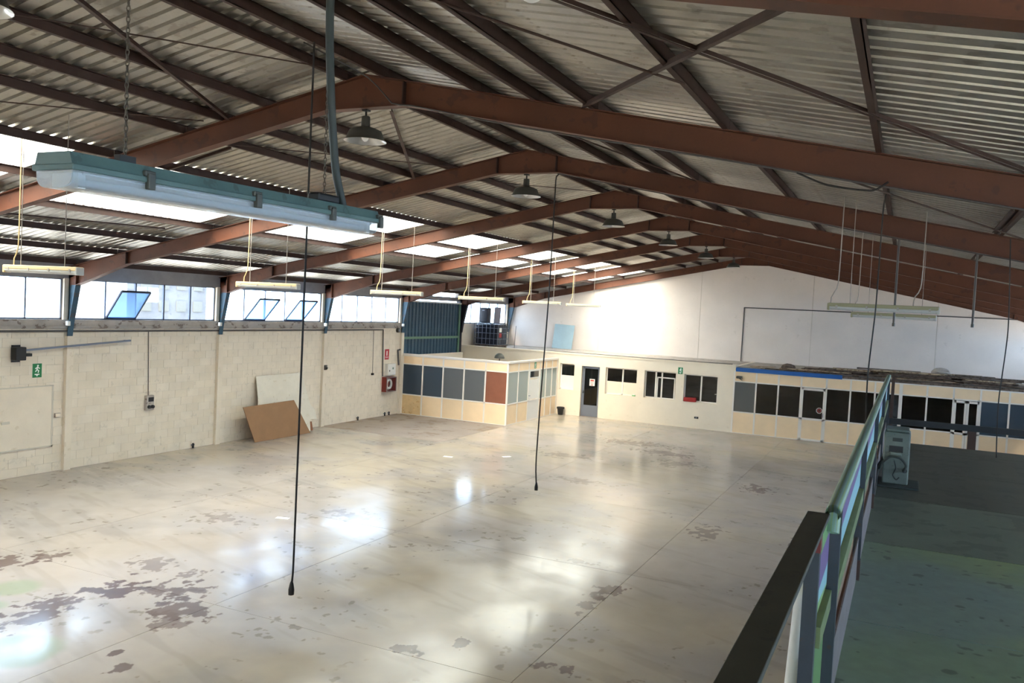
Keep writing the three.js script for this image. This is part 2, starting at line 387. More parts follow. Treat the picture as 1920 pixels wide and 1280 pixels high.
// ================================================================ LEFT WALL
const OPEN = { '-5': [1], '-10': [1, 3] };  // sashes that stand open, by bay start
{
  const wall = structure('wall_left');
  const zEnd = -20.1;
  wpart('wall_core', box(-0.2, -0.006, 0, 3.5, zEnd, ZF), M.mortar, wall);
  wpart('wall_face', box(-0.006, 0, 0, 3.5, -2.9, ZF), M.wallWhite, wall);
  // concrete blocks
  const H = 3.5 / 16, L = 0.44, J = 0.006, blocks = [];
  for (let r = 0; r < 16; r++) for (let z = -2.9; z > zEnd + 0.05;) {
    const z0 = Math.max(z - (z === -2.9 && r % 2 ? L / 2 : L), zEnd);
    blocks.push([r, z, z0]); z = z0;
  }
  blocks.sort((a, b) => (Math.abs(a[1] - 0) - Math.abs(b[1] - 0)) || a[0] - b[0]);
  const rest = [];
  M.block = [[228, 216, 198], [226, 214, 195], [229, 218, 201]].map((c) => std({ map: mottled(c, 0.04, 1.9, 0.28, tint(c, 0.95)), roughness: 0.75 }));
  blocks.forEach(([r, z1, z0], i) => {
    const proud = ((i * 37) % 5) * 0.0007;
    const g = box(-0.05, proud, r * H + J / 2, (r + 1) * H - J / 2, z0 + J / 2, z1 - J / 2);
    if (i < 300) wpart('block', g, M.block[(i * 7) % 3], wall); else rest.push(g);
  });
  const far = wpart('block_masonry', mg(rest), M.block[0], wall);
  far.userData.kind = 'stuff';
  // band under the windows, lintel above them, pilasters
  wpart('sill_band', mg([box(-0.2, 0.02, 3.5, 3.72, zEnd, ZF)]), M.sill, wall);
  wpart('sill_ledge', box(-0.2, 0.06, 3.52, 3.56, zEnd, ZF), M.sill, wall);
  wpart('lintel', mg([box(-0.2, -0.02, 4.72, 5.12, -22.4, ZF), box(-0.2, -0.02, 4.72, 5.12, ZB, -24.7), box(-0.2, -0.02, 4.72, 4.9, -24.7, -22.4)]), M.fascia, wall);
  for (const z of [10, 5, 0, -5, -10, -15, -20]) wpart('pilaster', box(-0.05, 0.1, 0, 3.32, z - 0.09, z + 0.09), M.wallWhite, wall);
  // beyond the sliding door: wall of the last bay above the office roof
  wpart('wall_core', box(-0.2, 0, 0, 3.72, ZB, -25.0), M.wallWhite, wall);
  wpart('wall_core', box(-0.2, 0.02, 0, 5.12, -25.1, -24.86), M.navySteel, wall);
}
// windows of the left wall, one band of five lights per bay
{
  let n = 0;
  for (const z of [15, 10, 5, 0, -5, -10, -15, -25]) {
    const zb = z - 5, win = structure('window_' + (++n), [-0.1, 3.72, z - 2.5]);
    const z1 = z - 0.14, z0 = zb + 0.14, y0 = 3.72, y1 = 4.74, xa = -0.13, xb = -0.07, k = (z1 - z0) / 5;
    wpart('window_frame', mg([box(xa, xb, y0, y0 + 0.04, z0, z1), box(xa, xb, y1 - 0.04, y1, z0, z1), box(xa, xb, y0, y1, z0, z0 + 0.05), box(xa, xb, y0, y1, z1 - 0.05, z1)]), M.aluGrey, win);
    wpart('jamb', mg([box(-0.2, 0.0, y0, y1, z1, z + 0.02), box(-0.2, 0.0, y0, y1, zb - 0.02, z0)]), M.office, win);
    for (let i = 1; i < 5; i++) wpart('mullion', box(xa, xb, y0, y1, z1 - i * k - 0.02, z1 - i * k + 0.02), z === -5 && i > 1 ? M.sash : M.aluGrey, win);
    for (let i = 0; i < 5; i++) {
      const za = z1 - (i + 1) * k + 0.025, zc = z1 - i * k - 0.025, open = (OPEN[z] ?? []).includes(i);
      if (!open) { wpart('pane', box(-0.102, -0.098, y0 + 0.04, y1 - 0.04, za, zc), M.glass, win); continue; }
      const a = (z === -5 ? 38 : 42) * RAD, h = 0.9, sx = Math.sin(a), cy = Math.cos(a), yb = y0 + 0.05;
      const at = (t, zz) => V(-0.06 + t * h * sx, yb + t * h * cy, zz), nrm = V(-cy, sx, 0);
      const sash = wpart('sash', mg([bar(at(0, za), at(0, zc), 0.045, 0.045, nrm), bar(at(1, za), at(1, zc), 0.045, 0.035, nrm), bar(at(0, za), at(1, za), 0.035, 0.04, nrm), bar(at(0, zc), at(1, zc), 0.035, 0.04, nrm)]), M.sash, win);
      wpart('pane', bar(at(0.5, za + 0.02), at(0.5, zc - 0.02), h * 0.96, 0.004, nrm), M.sashGlass, sash);
    }
  }
}

// ================================================================ BACK, RIGHT AND FRONT WALLS
{
  const back = structure('wall_back');
  const seams = [-0.2, 4.92, 9.87, 14.82, 19.77, WID + 0.2];
  wpart('wall_core', prism([[-0.2, 0], [WID + 0.2, 0], [WID + 0.2, roofY(WID) + 0.02], [W2, roofY(W2) + 0.03], [-0.2, roofY(0) + 0.02]], ZB - 0.2, ZB - 0.02), M.mortar, back);
  for (let i = 0; i + 1 < seams.length; i++) {
    const a = seams[i] + 0.008, b = seams[i + 1] - 0.008, pts = [[a, 0], [b, 0], [b, roofY(clamp(b, 0, WID)) - 0.005]];
    if (a < W2 && b > W2) pts.push([W2, roofY(W2) - 0.005]);
    pts.push([a, roofY(clamp(a, 0, WID)) - 0.005]);
    wpart('wall_panel', prism(pts, ZB - 0.03, ZB), M.gable, back);
  }
  const right = structure('wall_right');
  wpart('wall_face', mg([box(WID, WID + 0.2, 0, 3.72, ZB - 0.2, ZF + 0.2), box(WID, WID + 0.2, 4.74, roofY(WID) + 0.03, ZB - 0.2, ZF + 0.2), ...[15, 10, 5, 0, -5, -10, -15, -20, -25, -30].map((z) => box(WID, WID + 0.2, 3.72, 4.74, z - (z === -30 ? 0.35 : 0.14), z + (z === 15 ? 0.2 : 0.14)))]), M.wallWhite, right);
  [15, 10, 5, 0, -5, -10, -15, -20, -25].forEach((z, i) => {   // unseen window band, added to light this side, shaped like the other wall's
    const o = structure('window_' + (14 + i), [WID + 0.1, 3.72, z - 2.5]), z1 = z - 0.14, z0 = z - 4.86, k = (z1 - z0) / 5, xa = WID + 0.07, xb = WID + 0.13;
    wpart('window_frame', mg([box(xa, xb, 3.72, 3.76, z0, z1), box(xa, xb, 4.7, 4.74, z0, z1), ...[0, 1, 2, 3, 4, 5].map((q) => box(xa, xb, 3.76, 4.7, z1 - q * k - 0.025, z1 - q * k + 0.025))]), M.aluGrey, o);
    for (let q = 0; q < 5; q++) wpart('pane', box(WID + 0.098, WID + 0.102, 3.76, 4.7, z1 - (q + 1) * k + 0.025, z1 - q * k - 0.025), M.glass, o);
  });
  const front = structure('wall_front');
  wpart('wall_face', mg([prism([[-0.2, 0], [17.5, 0], [17.5, roofY(17.5) + 0.03], [W2, roofY(W2) + 0.03], [-0.2, roofY(0) + 0.03]], ZF, ZF + 0.2), box(17.5, WID + 0.2, 0, 3.7, ZF, ZF + 0.2), prism([[17.5, 5.1], [WID + 0.2, 5.1], [WID + 0.2, roofY(WID) + 0.03], [17.5, roofY(17.5) + 0.03]], ZF, ZF + 0.2), box(23.8, WID + 0.2, 3.7, 5.1, ZF, ZF + 0.2)]), M.wallWhite, front);
  const fw = structure('window_13', [20.6, 3.7, ZF + 0.1]);
  wpart('window_frame', mg([box(17.5, 23.8, 3.7, 3.75, ZF + 0.07, ZF + 0.13), box(17.5, 23.8, 5.05, 5.1, ZF + 0.07, ZF + 0.13), ...[17.5, 19.06, 20.62, 22.18, 23.74].map((x) => box(x, x + 0.06, 3.7, 5.1, ZF + 0.07, ZF + 0.13))]), M.aluGrey, fw);
  for (const x of [17.56, 19.12, 20.68, 22.24]) wpart('pane', box(x, x + 1.5, 3.75, 5.05, ZF + 0.098, ZF + 0.102), M.glass, fw);
}

// ================================================================ BLUE CORRUGATED SLIDING DOOR IN THE LEFT WALL
{
  const d = thing('sliding_door', 'tall blue corrugated metal sliding door behind the glazed office', 'door', [0.0, 0, -22.5]);
  M.blueSheet = std({ map: mottled([44, 78, 98], 0.12, 2.2, 0.3, [58, 88, 104]), roughness: 0.5, side: THREE.DoubleSide });
  M.greenRail = std({ color: srgb(96, 132, 112), roughness: 0.55 });
  const pos = (zs, n) => { const out = []; for (let i = 0; i < n; i++) { const z = zs - i * 0.26; out.push([z, 0], [z - 0.12, 0], [z - 0.15, 0.045], [z - 0.23, 0.045]); } out.push([zs - n * 0.26, 0]); return out; };
  for (let k = 0; k < 6; k++) {
    const p = pos(-20.16 - k * 0.78, 3), v = [];
    for (let i = 0; i + 1 < p.length; i++) {
      const [za, xa] = p[i], [zb, xb] = p[i + 1];
      v.push(xa, 0.03, za, xb, 0.03, zb, xb, 4.64, zb, xa, 0.03, za, xb, 4.64, zb, xa, 4.64, za);
    }
    const g = new THREE.BufferGeometry(); g.setAttribute('position', new THREE.Float32BufferAttribute(v, 3)); g.computeVertexNormals();
    const m = uvm(g); m.translate(-0.03, 0, 0);
    wpart('corrugated_sheet', m, M.blueSheet, d);
  }
  for (const y of [1.0, 3.05]) wpart('rail', box(0.016, 0.06, y, y + 0.1, -24.8, -20.16), M.greenRail, d);
  wpart('stile', box(0.016, 0.06, 0.02, 4.64, -24.82, -24.7), M.greenRail, d);
  wpart('top_rail', box(-0.05, 0.08, 4.6, 4.66, -24.85, -20.14), M.white, d);
}

// ================================================================ GLAZED OFFICE IN THE CORNER
function partition(parent, p, dir, n, k, rows, fills, depth = 0.05, first = 0) {
  // p: start point on the floor, dir 'x' or 'z'; k: module; rows: heights of the rails; fills(i,row) -> [material, name]
  const put = (a, b, y0, y1, t0 = -depth / 2, t1 = depth / 2) => (dir === 'x' ? box(p[0] + a, p[0] + b, y0, y1, p[2] + t0, p[2] + t1) : box(p[0] + t0, p[0] + t1, y0, y1, p[2] - b, p[2] - a));
  const at = (i) => (Array.isArray(k) ? k[i] : i * k);
  for (let i = first; i <= n; i++) wpart('post', put(at(i) - 0.03, at(i) + 0.03, 0, rows[rows.length - 1]), M.alu, parent);
  for (let i = 0; i < n; i++) for (let r = 0; r + 1 < rows.length; r++) {
    const f = fills(i, r);
    if (!f) continue;
    wpart(f[1], put(at(i) + 0.025, at(i + 1) - 0.025, rows[r] + 0.02, rows[r + 1] - 0.02, -f[2], f[2]), f[0], parent);
  }
  rows.forEach((y) => wpart('rail', put(0.025, at(n) - 0.025, y - (y === 0 ? 0 : 0.022), y + 0.022), M.alu, parent));
  return put;
}
{
  const o = thing('glazed_office', 'small cream and glass partition office standing in the far corner', 'office', [2.5, 0, -22.6]);
  const rows = [0, 0.81, 2.06, 2.4];
  partition(o, [0.1, 0, -20.1], 'x', 5, 0.954, rows, (i, r) => (r === 1 ? [[M.slate, M.slate, M.greyGlass, M.greyGlass, M.terracotta][i], i === 4 ? 'panel' : 'pane', 0.006] : [r === 0 && i === 0 ? M.creamDirty : M.cream, 'panel', 0.012]));
  // side towards the hall, with the door opening as the third module
  const zz = [0, 0.95, 1.95, 3.1, 3.75, 4.4, 4.98];
  partition(o, [4.87, 0, -20.1], 'z', 6, zz, rows, (i, r) => (i === 2 && r < 2 ? null : r === 1 ? [M.paleGlass, 'pane', 0.006] : [M.cream, 'panel', 0.012]), 0.05, 1);
  // door leaf, standing in the opening
  const leaf = wpart('door', mg([box(4.85, 4.885, 0.01, 0.8, -23.15, -22.1), box(4.85, 4.885, 1.72, 2.03, -23.15, -22.1).scale(1, 1, 1), box(4.85, 4.885, 0.8, 1.72, -23.15, -23.05), box(4.85, 4.885, 0.8, 1.72, -22.2, -22.1), box(4.86, 4.875, 0.86, 1.66, -23.05, -22.2)]), M.white, o);
  wpart('pane', box(4.883, 4.889, 1.76, 2.0, -23.05, -22.2), M.darkGlass, leaf);
  wpart('handle', box(4.885, 4.93, 1.0, 1.02, -22.22, -22.12), M.aluGrey, leaf);
  wpart('coping', mg([box(0.09, 4.93, 2.42, 2.48, -20.15, -20.05), box(4.82, 4.93, 2.42, 2.48, -25.1, -20.15)]), M.alu, o);
  wpart('wall_stub', box(0.1, 0.12, 0, 2.4, -20.16, -20.04), M.office, o);
  wpart('interior_wall', box(0.09, 0.12, 0, 2.4, -25.1, -20.16), M.office, o);
}

// ================================================================ BACK OFFICES
{
  const wall = structure('wall_office');
  const zi = ZO - 0.22;   // wall 22 cm thick
  const op = [[4.98, 5.66, 1.1, 2.24], [6.0, 6.83, 0, 2.2], [7.1, 8.49, 1.08, 2.22], [8.82, 10.16, 1.08, 2.22], [10.5, 11.88, 1.08, 2.2]];
  const g = [];
  let x = 0.0;
  for (const [a, b, y0, y1] of op) {
    g.push(box(x, a, 0, 2.66, zi, ZO), box(a, b, y1, 2.66, zi, ZO));
    if (y0 > 0) g.push(box(a, b, 0, y0, zi, ZO));
    x = b;
  }
  g.push(box(x, 12.56, 0, 2.66, zi, ZO), box(12.4, 12.56, 0, 2.66, ZB, zi));
  wpart('wall_face', mg(g), M.office, wall);
  wpart('coping', box(0, 12.58, 2.66, 2.72, ZO - 0.4, ZO + 0.03), M.office, wall);
  const roof = structure('ceiling_office');
  wpart('slab', box(0, WID, 2.5, 2.64, ZB, zi + 0.02), M.sill, roof);
  wpart('slab', box(12.56, WID, 2.5, 2.6, zi, ZO), M.woodOld, roof);
  const inner = structure('wall_inner');
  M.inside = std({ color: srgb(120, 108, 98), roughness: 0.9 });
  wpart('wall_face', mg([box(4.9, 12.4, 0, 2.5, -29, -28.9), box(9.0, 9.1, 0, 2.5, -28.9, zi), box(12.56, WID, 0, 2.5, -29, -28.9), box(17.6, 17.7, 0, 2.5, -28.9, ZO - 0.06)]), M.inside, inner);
  // windows
  const win = (n, k, fn) => { const [a, b, y0, y1] = op[k], o = structure('window_' + n, [(a + b) / 2, y0, ZO - 0.16]); fn(o, a, b, y0, y1); return o; };
  const zf = ZO - 0.18, zr = ZO - 0.13;
  const frame = (o, a, b, y0, y1, mids) => {
    wpart('window_frame', mg([box(a, b, y0, y0 + 0.045, zf, zr), box(a, b, y1 - 0.045, y1, zf, zr), box(a, a + 0.045, y0, y1, zf, zr), box(b - 0.045, b, y0, y1, zf, zr)]), M.alu, o);
    for (const m of mids) wpart('mullion', box(m - 0.03, m + 0.03, y0, y1, zf, zr), M.alu, o);
  };
  const pane = (o, a, b, y0, y1, mat = M.darkGlass) => wpart('pane', box(a, b, y0, y1, ZO - 0.158, ZO - 0.152), mat, o);
  win(9, 0, (o, a, b, y0, y1) => { frame(o, a, b, y0, y1, []); pane(o, a + 0.04, b - 0.04, 1.72, y1 - 0.04); wpart('screen', box(a + 0.04, b - 0.04, y0 + 0.04, 1.72, ZO - 0.17, ZO - 0.15), M.white, o); });
  win(10, 2, (o, a, b, y0, y1) => {
    const m = (a + b) / 2 + 0.04; frame(o, a, b, y0, y1, [m]);
    for (const [p, q] of [[a + 0.045, m - 0.03], [m + 0.03, b - 0.045]]) { pane(o, p, q, 1.63, y1 - 0.045); wpart('screen', box(p, q, y0 + 0.045, 1.63, ZO - 0.17, ZO - 0.15), M.office, o); }
  });
  win(11, 3, (o, a, b, y0, y1) => {
    const m = a + 0.46, m2 = a + 0.72; frame(o, a, b, y0, y1, [m, m2]);
    pane(o, a + 0.045, m - 0.03, y0 + 0.045, y1 - 0.045); pane(o, m + 0.03, m2 - 0.03, y0 + 0.045, y1 - 0.045); pane(o, m2 + 0.03, b - 0.045, y0 + 0.045, y1 - 0.045);
    const s = wpart('sash', mg([box(m + 0.06, b - 0.05, 1.94, 1.985, zr, zr + 0.04), box(m + 0.06, m + 0.105, y0 + 0.05, 1.985, zr, zr + 0.04), box(b - 0.095, b - 0.05, y0 + 0.05, 1.985, zr, zr + 0.04)]), M.alu, o); s.userData.label = 'sliding sash pulled in front of the frame';
  });
  win(12, 4, (o, a, b, y0, y1) => { const m = (a + b) / 2; frame(o, a, b, y0, y1, [m]); pane(o, a + 0.045, m - 0.03, y0 + 0.045, y1 - 0.045); pane(o, m + 0.03, b - 0.045, y0 + 0.045, y1 - 0.045); wpart('handle', box(b - 0.12, b - 0.02, 1.45, 1.47, zr, zr + 0.03), M.alu, o); });
  // door with tall dark pane
  {
    const [a, b] = op[1], o = structure('door_1', [(a + b) / 2, 0, ZO - 0.16]);
    wpart('door_frame', mg([box(a, a + 0.05, 0, 2.2, zf, zr), box(b - 0.05, b, 0, 2.2, zf, zr), box(a, b, 2.15, 2.2, zf, zr)]), M.aluGrey, o);
    wpart('leaf', mg([box(a + 0.05, b - 0.05, 0.01, 0.5, zf + 0.01, zr - 0.01), box(a + 0.05, a + 0.11, 0.5, 2.15, zf + 0.01, zr - 0.01), box(b - 0.11, b - 0.05, 0.5, 2.15, zf + 0.01, zr - 0.01), box(a + 0.05, b - 0.05, 2.09, 2.15, zf + 0.01, zr - 0.01)]), M.aluGrey, o);
    wpart('pane', box(a + 0.11, b - 0.11, 0.5, 2.09, ZO - 0.158, ZO - 0.152), M.darkGlass, o);
    wpart('handle', mg([box(a + 0.07, a + 0.09, 1.0, 1.12, zr - 0.01, zr + 0.04), box(a + 0.05, a + 0.16, 1.03, 1.05, zr + 0.03, zr + 0.045)]), M.black, o);
  }
  // long cream partition to the right
  const part = thing('office_partition', 'long cream panel and dark glass office front beside the white office wall', 'partition', [18, 0, ZO]);
  const k = [0, 0.86, 1.71, 2.56, 3.48, 4.34, 5.19, 6.05, 6.94, 7.8, 8.66, 9.55, 10.42, 11.28, 11.9];
  const rows = [0, 0.85, 2.07, 2.48];
  const put = partition(part, [12.53, 0, ZO], 'x', 14, k, rows, (i, r) => (i === 3 || i === 9 ? (r === 2 ? [M.cream, 'panel', 0.012] : null) : r === 1 ? [i === 0 ? M.duskGlass : i === 10 || i === 11 ? M.slate : M.darkGlass, 'pane', 0.005] : [M.cream, 'panel', 0.012]));
  const leafAt = (a, b) => {
    const d = wpart('door', mg([put(a, b, 0.01, 0.07, -0.02, 0.035), put(a, b, 0.8, 0.88, -0.02, 0.035), put(a, b, 1.95, 2.03, -0.02, 0.035), put(a, a + 0.07, 0.01, 2.03, -0.02, 0.035), put(b - 0.07, b, 0.01, 2.03, -0.02, 0.035)]), M.alu, part);
    wpart('pane', put(a + 0.07, b - 0.07, 0.88, 1.95, -0.004, 0.004), M.darkGlass, d);
    wpart('panel', put(a + 0.07, b - 0.07, 0.07, 0.8, -0.01, 0.012), M.cream, d);
    wpart('handle', put(b - 0.05, b - 0.03, 0.95, 1.1, 0.035, 0.08), M.aluGrey, d);
    return d;
  };
  leafAt(2.585, 3.455); leafAt(7.83, 8.23); leafAt(8.24, 8.63);
  wpart('post', put(6.01, 6.13, 0, 2.48, 0.0, 0.05), M.alu, part);
}
// sign on the partition door: red ring print on a pale octagonal sticker
{
  const t = thing('door_sticker', 'round red and white sticker on the dark glass office door', 'sticker', [15.8, 1.2, ZO + 0.012]);
  const oct = (r, z) => { const g = new THREE.CylinderGeometry(r, r, 0.003, 8); g.rotateX(Math.PI / 2); g.rotateZ(Math.PI / 8); g.translate(0, 0, z); return plain(g); };
  mesh('border', oct(0.12, 0), M.white, t, true);
  mesh('disc', oct(0.095, 0.003), M.black, t, true);
  mesh('mark', mg([(() => { const g = new THREE.TorusGeometry(0.055, 0.016, 6, 20); g.translate(0, 0, 0.006); return plain(g); })(), bar(V(-0.04, 0.03, 0.008), V(0.04, 0.03, 0.008), 0.02, 0.004)]), M.red, t, true);
}
// blue fascia board
tag(mesh('fascia_board', box(12.58, 16.55, 2.47, 2.63, ZO + 0.03, ZO + 0.07), M.blue), 'long bright blue fascia board above the cream office partition', 'board');
tag(mesh('wall_speaker', mg([rbox(12.62, 12.86, 2.2, 2.3, ZO + 0.03, ZO + 0.2, 0.03), bar(V(12.74, 2.2, ZO + 0.1), V(12.86, 2.14, ZO + 0.16), 0.03, 0.03)]), M.enamel), 'small dark siren under the blue fascia board end', 'siren');
// loose timber and sheets lying along the office roof
{
  let i = 0;
  for (const layer of [0, 1, 2, 3, 4]) for (const z of [-25.3, -25.66, -26.02]) {
    let x = rr(13.3, 14.4) + layer * 0.9;
    while (x < 22.6) {
      const L = rr(1.1, 2.6), h = rr(0.03, 0.055), w = rr(0.16, 0.33);
      if (x + L > 24.2) break;
      const m = mesh('timber_board', rbox(-L / 2, L / 2, 0, h, -w / 2, w / 2, 0.005, 1), (i++ * 7) % 5 < 3 ? M.woodOld : M.woodPale);
      m.position.set(x + L / 2, 2.642 + layer * 0.06, z); m.rotation.y = rr(-0.02, 0.02);
      tag(m, 'weathered timber board in the jumble along the office roof edge', 'board', 'old boards on the office roof');
      x += L + rr(0.08, layer * 0.5 + 0.2);
    }
  }
  const lump = (x, y, z, r, sy, mat, label, name) => {
    const g = new THREE.IcosahedronGeometry(r, 3), p = g.attributes.position;
    for (let i = 0; i < p.count; i++) { const a = V().fromBufferAttribute(p, i), k = 0.75 + 0.5 * fbm(a.x * 9 / r * 0.2 + x, (a.y + a.z) * 9 / r * 0.2 + z, 3); p.setXYZ(i, a.x * k * 1.3, Math.max(a.y * k * sy, -r * 0.3), a.z * k); }
    g.computeVertexNormals();
    const m = mesh(name, plain(g), mat); m.position.set(x, y + r * 0.3, z); tag(m, label, 'heap');
  };
  lump(14.5, 2.69, -25.68, 0.22, 0.7, M.woodOld, 'dark crumpled sacking heap behind the blue fascia board', 'sacking_heap');
  lump(19.9, 2.88, -26.0, 0.26, 0.6, M.sill, 'grey crumpled sheeting heap on the office roof boards', 'sheeting_heap');
  tag(mesh('curled_sheet', bar(V(13.1, 2.7, -25.5), V(14.0, 2.72, -25.45), 0.5, 0.02), M.woodPale), 'pale flat sheet lying behind the blue fascia board start', 'sheet');
}
// tote, crates and panels on the office roof
{
  const y = 2.64, t = thing('bulk_tote', 'black bulk tote in a wire cage on the office roof', 'tote', [0.85, y, -26.5]);
  mesh('pallet', mg([-0.5, 0, 0.5].map((q) => box(q - 0.06, q + 0.06, 0, 0.1, -0.55, 0.55)).concat([box(-0.62, 0.62, 0.1, 0.13, -0.55, 0.55)])), M.woodOld, t, true);
  M.toteBlack = std({ color: srgb(34, 36, 48), roughness: 0.35 });
  mesh('tank', rbox(-0.58, 0.58, 0.14, 1.1, -0.5, 0.5, 0.09, 3), M.toteBlack, t, true);
  const neck = new THREE.CylinderGeometry(0.09, 0.09, 0.06, 16); neck.translate(0, 1.12, 0);
  mesh('cap', plain(neck), M.black, t, true);
  const wires = [];
  for (let i = 0; i <= 6; i++) { const q = -0.62 + i * 1.24 / 6; wires.push(rod(V(q, 0.13, 0.56), V(q, 1.15, 0.56), 0.012, 6), rod(V(q, 0.13, -0.56), V(q, 1.15, -0.56), 0.012, 6)); }
  for (let i = 1; i < 6; i++) { const q = -0.56 + i * 1.12 / 6; wires.push(rod(V(0.62, 0.13, q), V(0.62, 1.15, q), 0.012, 6), rod(V(-0.62, 0.13, q), V(-0.62, 1.15, q), 0.012, 6)); }
  for (const h of [0.16, 0.42, 0.68, 0.92, 1.14]) wires.push(rod(V(-0.62, h, 0.56), V(0.62, h, 0.56), 0.012, 6), rod(V(-0.62, h, -0.56), V(0.62, h, -0.56), 0.012, 6), rod(V(0.62, h, -0.56), V(0.62, h, 0.56), 0.012, 6), rod(V(-0.62, h, -0.56), V(-0.62, h, 0.56), 0.012, 6));
  mesh('cage', mg(wires), M.aluGrey, t, true);
  mesh('label_plate', mg([box(0.63, 0.635, 0.75, 0.95, 0.2, 0.45)]), M.white, t, true);
  mesh('label_plate', mg([box(0.63, 0.635, 0.5, 0.7, 0.2, 0.45)]), M.red, t, true);
  const crate = thing('crate', 'dark crate standing on the black caged tote', 'crate', [0.5, y + 1.16, -26.45]);
  mesh('body', mg([box(-0.2, 0.2, 0, 0.03, -0.2, 0.2), box(-0.2, 0.2, 0, 0.7, -0.2, -0.18), box(-0.2, 0.2, 0, 0.7, 0.18, 0.2), box(-0.2, -0.18, 0, 0.7, -0.18, 0.18), box(0.18, 0.2, 0, 0.7, -0.18, 0.18)]), M.toteBlack, crate, true);
  mesh('handle', box(-0.06, 0.06, 0.55, 0.6, 0.2, 0.21), M.aluGrey, crate, true);
  M.lavender = std({ color: srgb(206, 204, 218), roughness: 0.6 });
  const pl = mesh('lavender_board', rbox(-0.17, 0.17, 0, 0.75, -0.012, 0.012, 0.004, 1), M.lavender); pl.position.set(1.0, y + 1.16, -26.7); pl.rotation.x = -0.1;
  tag(pl, 'narrow pale lavender panel upright on the caged tote', 'panel');
  M.paleBlue = std({ map: mottled([178, 204, 216], 0.03, 1), roughness: 0.5 });
  const bp = mesh('blue_panel', rbox(-0.53, 0.53, 0, 1.22, -0.01, 0.01, 0.003, 1), M.paleBlue); bp.position.set(3.1, 2.64, -29.9); bp.rotation.set(-0.16, 0, -0.03);
  tag(bp, 'pale blue sheet panel leaning on the white gable wall', 'panel');
  tag(mesh('roof_cable', tube([V(1.8, 2.67, -25.9), V(3.2, 2.68, -25.7), V(5, 2.74, -25.3), V(8, 2.735, -25.25), V(12, 2.74, -25.2), V(12.4, 2.74, -25.3)], 0.015, 60, 6), M.conduit), 'thin dark cable lying along the white office parapet', 'cable');
  tag(mesh('steel_rod', rod(V(1.75, 2.64, -27.2), V(1.7, 3.7, -27.4), 0.012, 6), M.conduit), 'upright thin steel rod beside the caged tote', 'rod');
  const dome = thing('standing_lamp', 'dark domed lamp top showing above the glazed office front', 'lamp', [3.3, 0, -22.5]);
  mesh('shade', (() => { const g = new THREE.SphereGeometry(0.22, 20, 8, 0, Math.PI * 2, 0, Math.PI / 2); g.translate(0, 2.42, 0); return plain(g); })(), M.enamel, dome, true);
  mesh('pole', rod(V(0, 0.03, 0), V(0, 2.5, 0), 0.02), M.enamel, dome, true);
  mesh('base', lathe([[0, 0], [0.2, 0], [0.2, 0.02], [0.03, 0.05]], 20), M.enamel, dome, true);
}
// gable wall services
tag(mesh('gable_conduit', pipe([V(11.86, 2.64, ZB + 0.03), V(11.88, 5.1, ZB + 0.03), V(24.4, 5.1, ZB + 0.03)], 0.022), M.conduit), 'dark conduit running up and along the white gable wall', 'conduit');

// ================================================================ SIGNS
function canvasTex(w, h, draw) { const c = document.createElement('canvas'); c.width = w; c.height = h; draw(c.getContext('2d'), w, h); const t = new THREE.CanvasTexture(c); t.colorSpace = THREE.SRGBColorSpace; return t; }
const exitTex = canvasTex(128, 192, (x, w, h) => {
  x.fillStyle = '#1d7a48'; x.fillRect(0, 0, w, h);
  x.fillStyle = '#f2f6f2'; x.beginPath(); x.arc(74, 30, 13, 0, 7); x.fill();
  x.lineWidth = 15; x.strokeStyle = '#f2f6f2'; x.lineCap = 'round';
  for (const l of [[[70, 48], [62, 82]], [[70, 52], [96, 66]], [[66, 52], [42, 68]], [[62, 82], [86, 98], [80, 122]], [[62, 82], [44, 108]]]) { x.beginPath(); l.forEach(([a, b], i) => (i ? x.lineTo(a, b) : x.moveTo(a, b))); x.stroke(); }
  x.fillRect(30, 142, 68, 14); x.beginPath(); x.moveTo(48, 156); x.lineTo(80, 156); x.lineTo(64, 180); x.fill();
});
M.exitSign = std({ map: exitTex, roughness: 0.5 });
function sign(name, label, w, h, pos, ry, mat) {
  const t = thing(name, label, 'sign', pos);
  mesh('plate', rbox(-w / 2, w / 2, -h / 2, h / 2, 0, 0.012, 0.003, 1), M.white, t, true);
  const g = new THREE.PlaneGeometry(w * 0.98, h * 0.98); g.translate(0, 0, 0.0125);
  mesh('print', plain(g), mat, t, true);
  t.rotation.y = ry;
}
sign('exit_sign', 'green running-man exit sign beneath the black gate motor', 0.24, 0.34, [0.006, 2.5, -4.2], Math.PI / 2, M.exitSign);
sign('exit_sign', 'green exit sign on the white wall between two office windows', 0.2, 0.28, [10.33, 2.32, ZO + 0.002], 0, M.exitSign);
sign('exit_sign', 'green exit sign above the glazed office door', 0.2, 0.26, [4.9, 2.24, -22.62], Math.PI / 2, M.exitSign);
M.fireSign = std({ map: canvasTex(128, 192, (x, w, h) => { x.fillStyle = '#b3202a'; x.fillRect(0, 0, w, h); x.fillStyle = '#f4f0ee'; x.fillRect(50, 44, 30, 78); x.beginPath(); x.arc(65, 44, 15, 0, 7); x.fill(); x.fillRect(20, 140, 88, 6); x.fillRect(20, 156, 88, 6); }), roughness: 0.5 });
sign('fire_sign', 'red fire equipment sign above the white wall box', 0.3, 0.42, [0.006, 2.46, -19.0], Math.PI / 2, M.fireSign);
M.notice = std({ map: canvasTex(128, 160, (x, w, h) => { x.fillStyle = '#efe6e2'; x.fillRect(0, 0, w, h); x.fillStyle = '#c0483c'; x.fillRect(20, 18, 88, 34); x.fillStyle = '#8a7f7c'; for (let i = 0; i < 5; i++) x.fillRect(22, 66 + i * 12, 84, 5); x.fillStyle = '#a8403a'; x.fillRect(34, 132, 60, 16); }), roughness: 0.7 });
sign('door_notice', 'white and red paper notice on the dark glass door', 0.24, 0.3, [6.46, 1.5, ZO - 0.15], 0, M.notice);

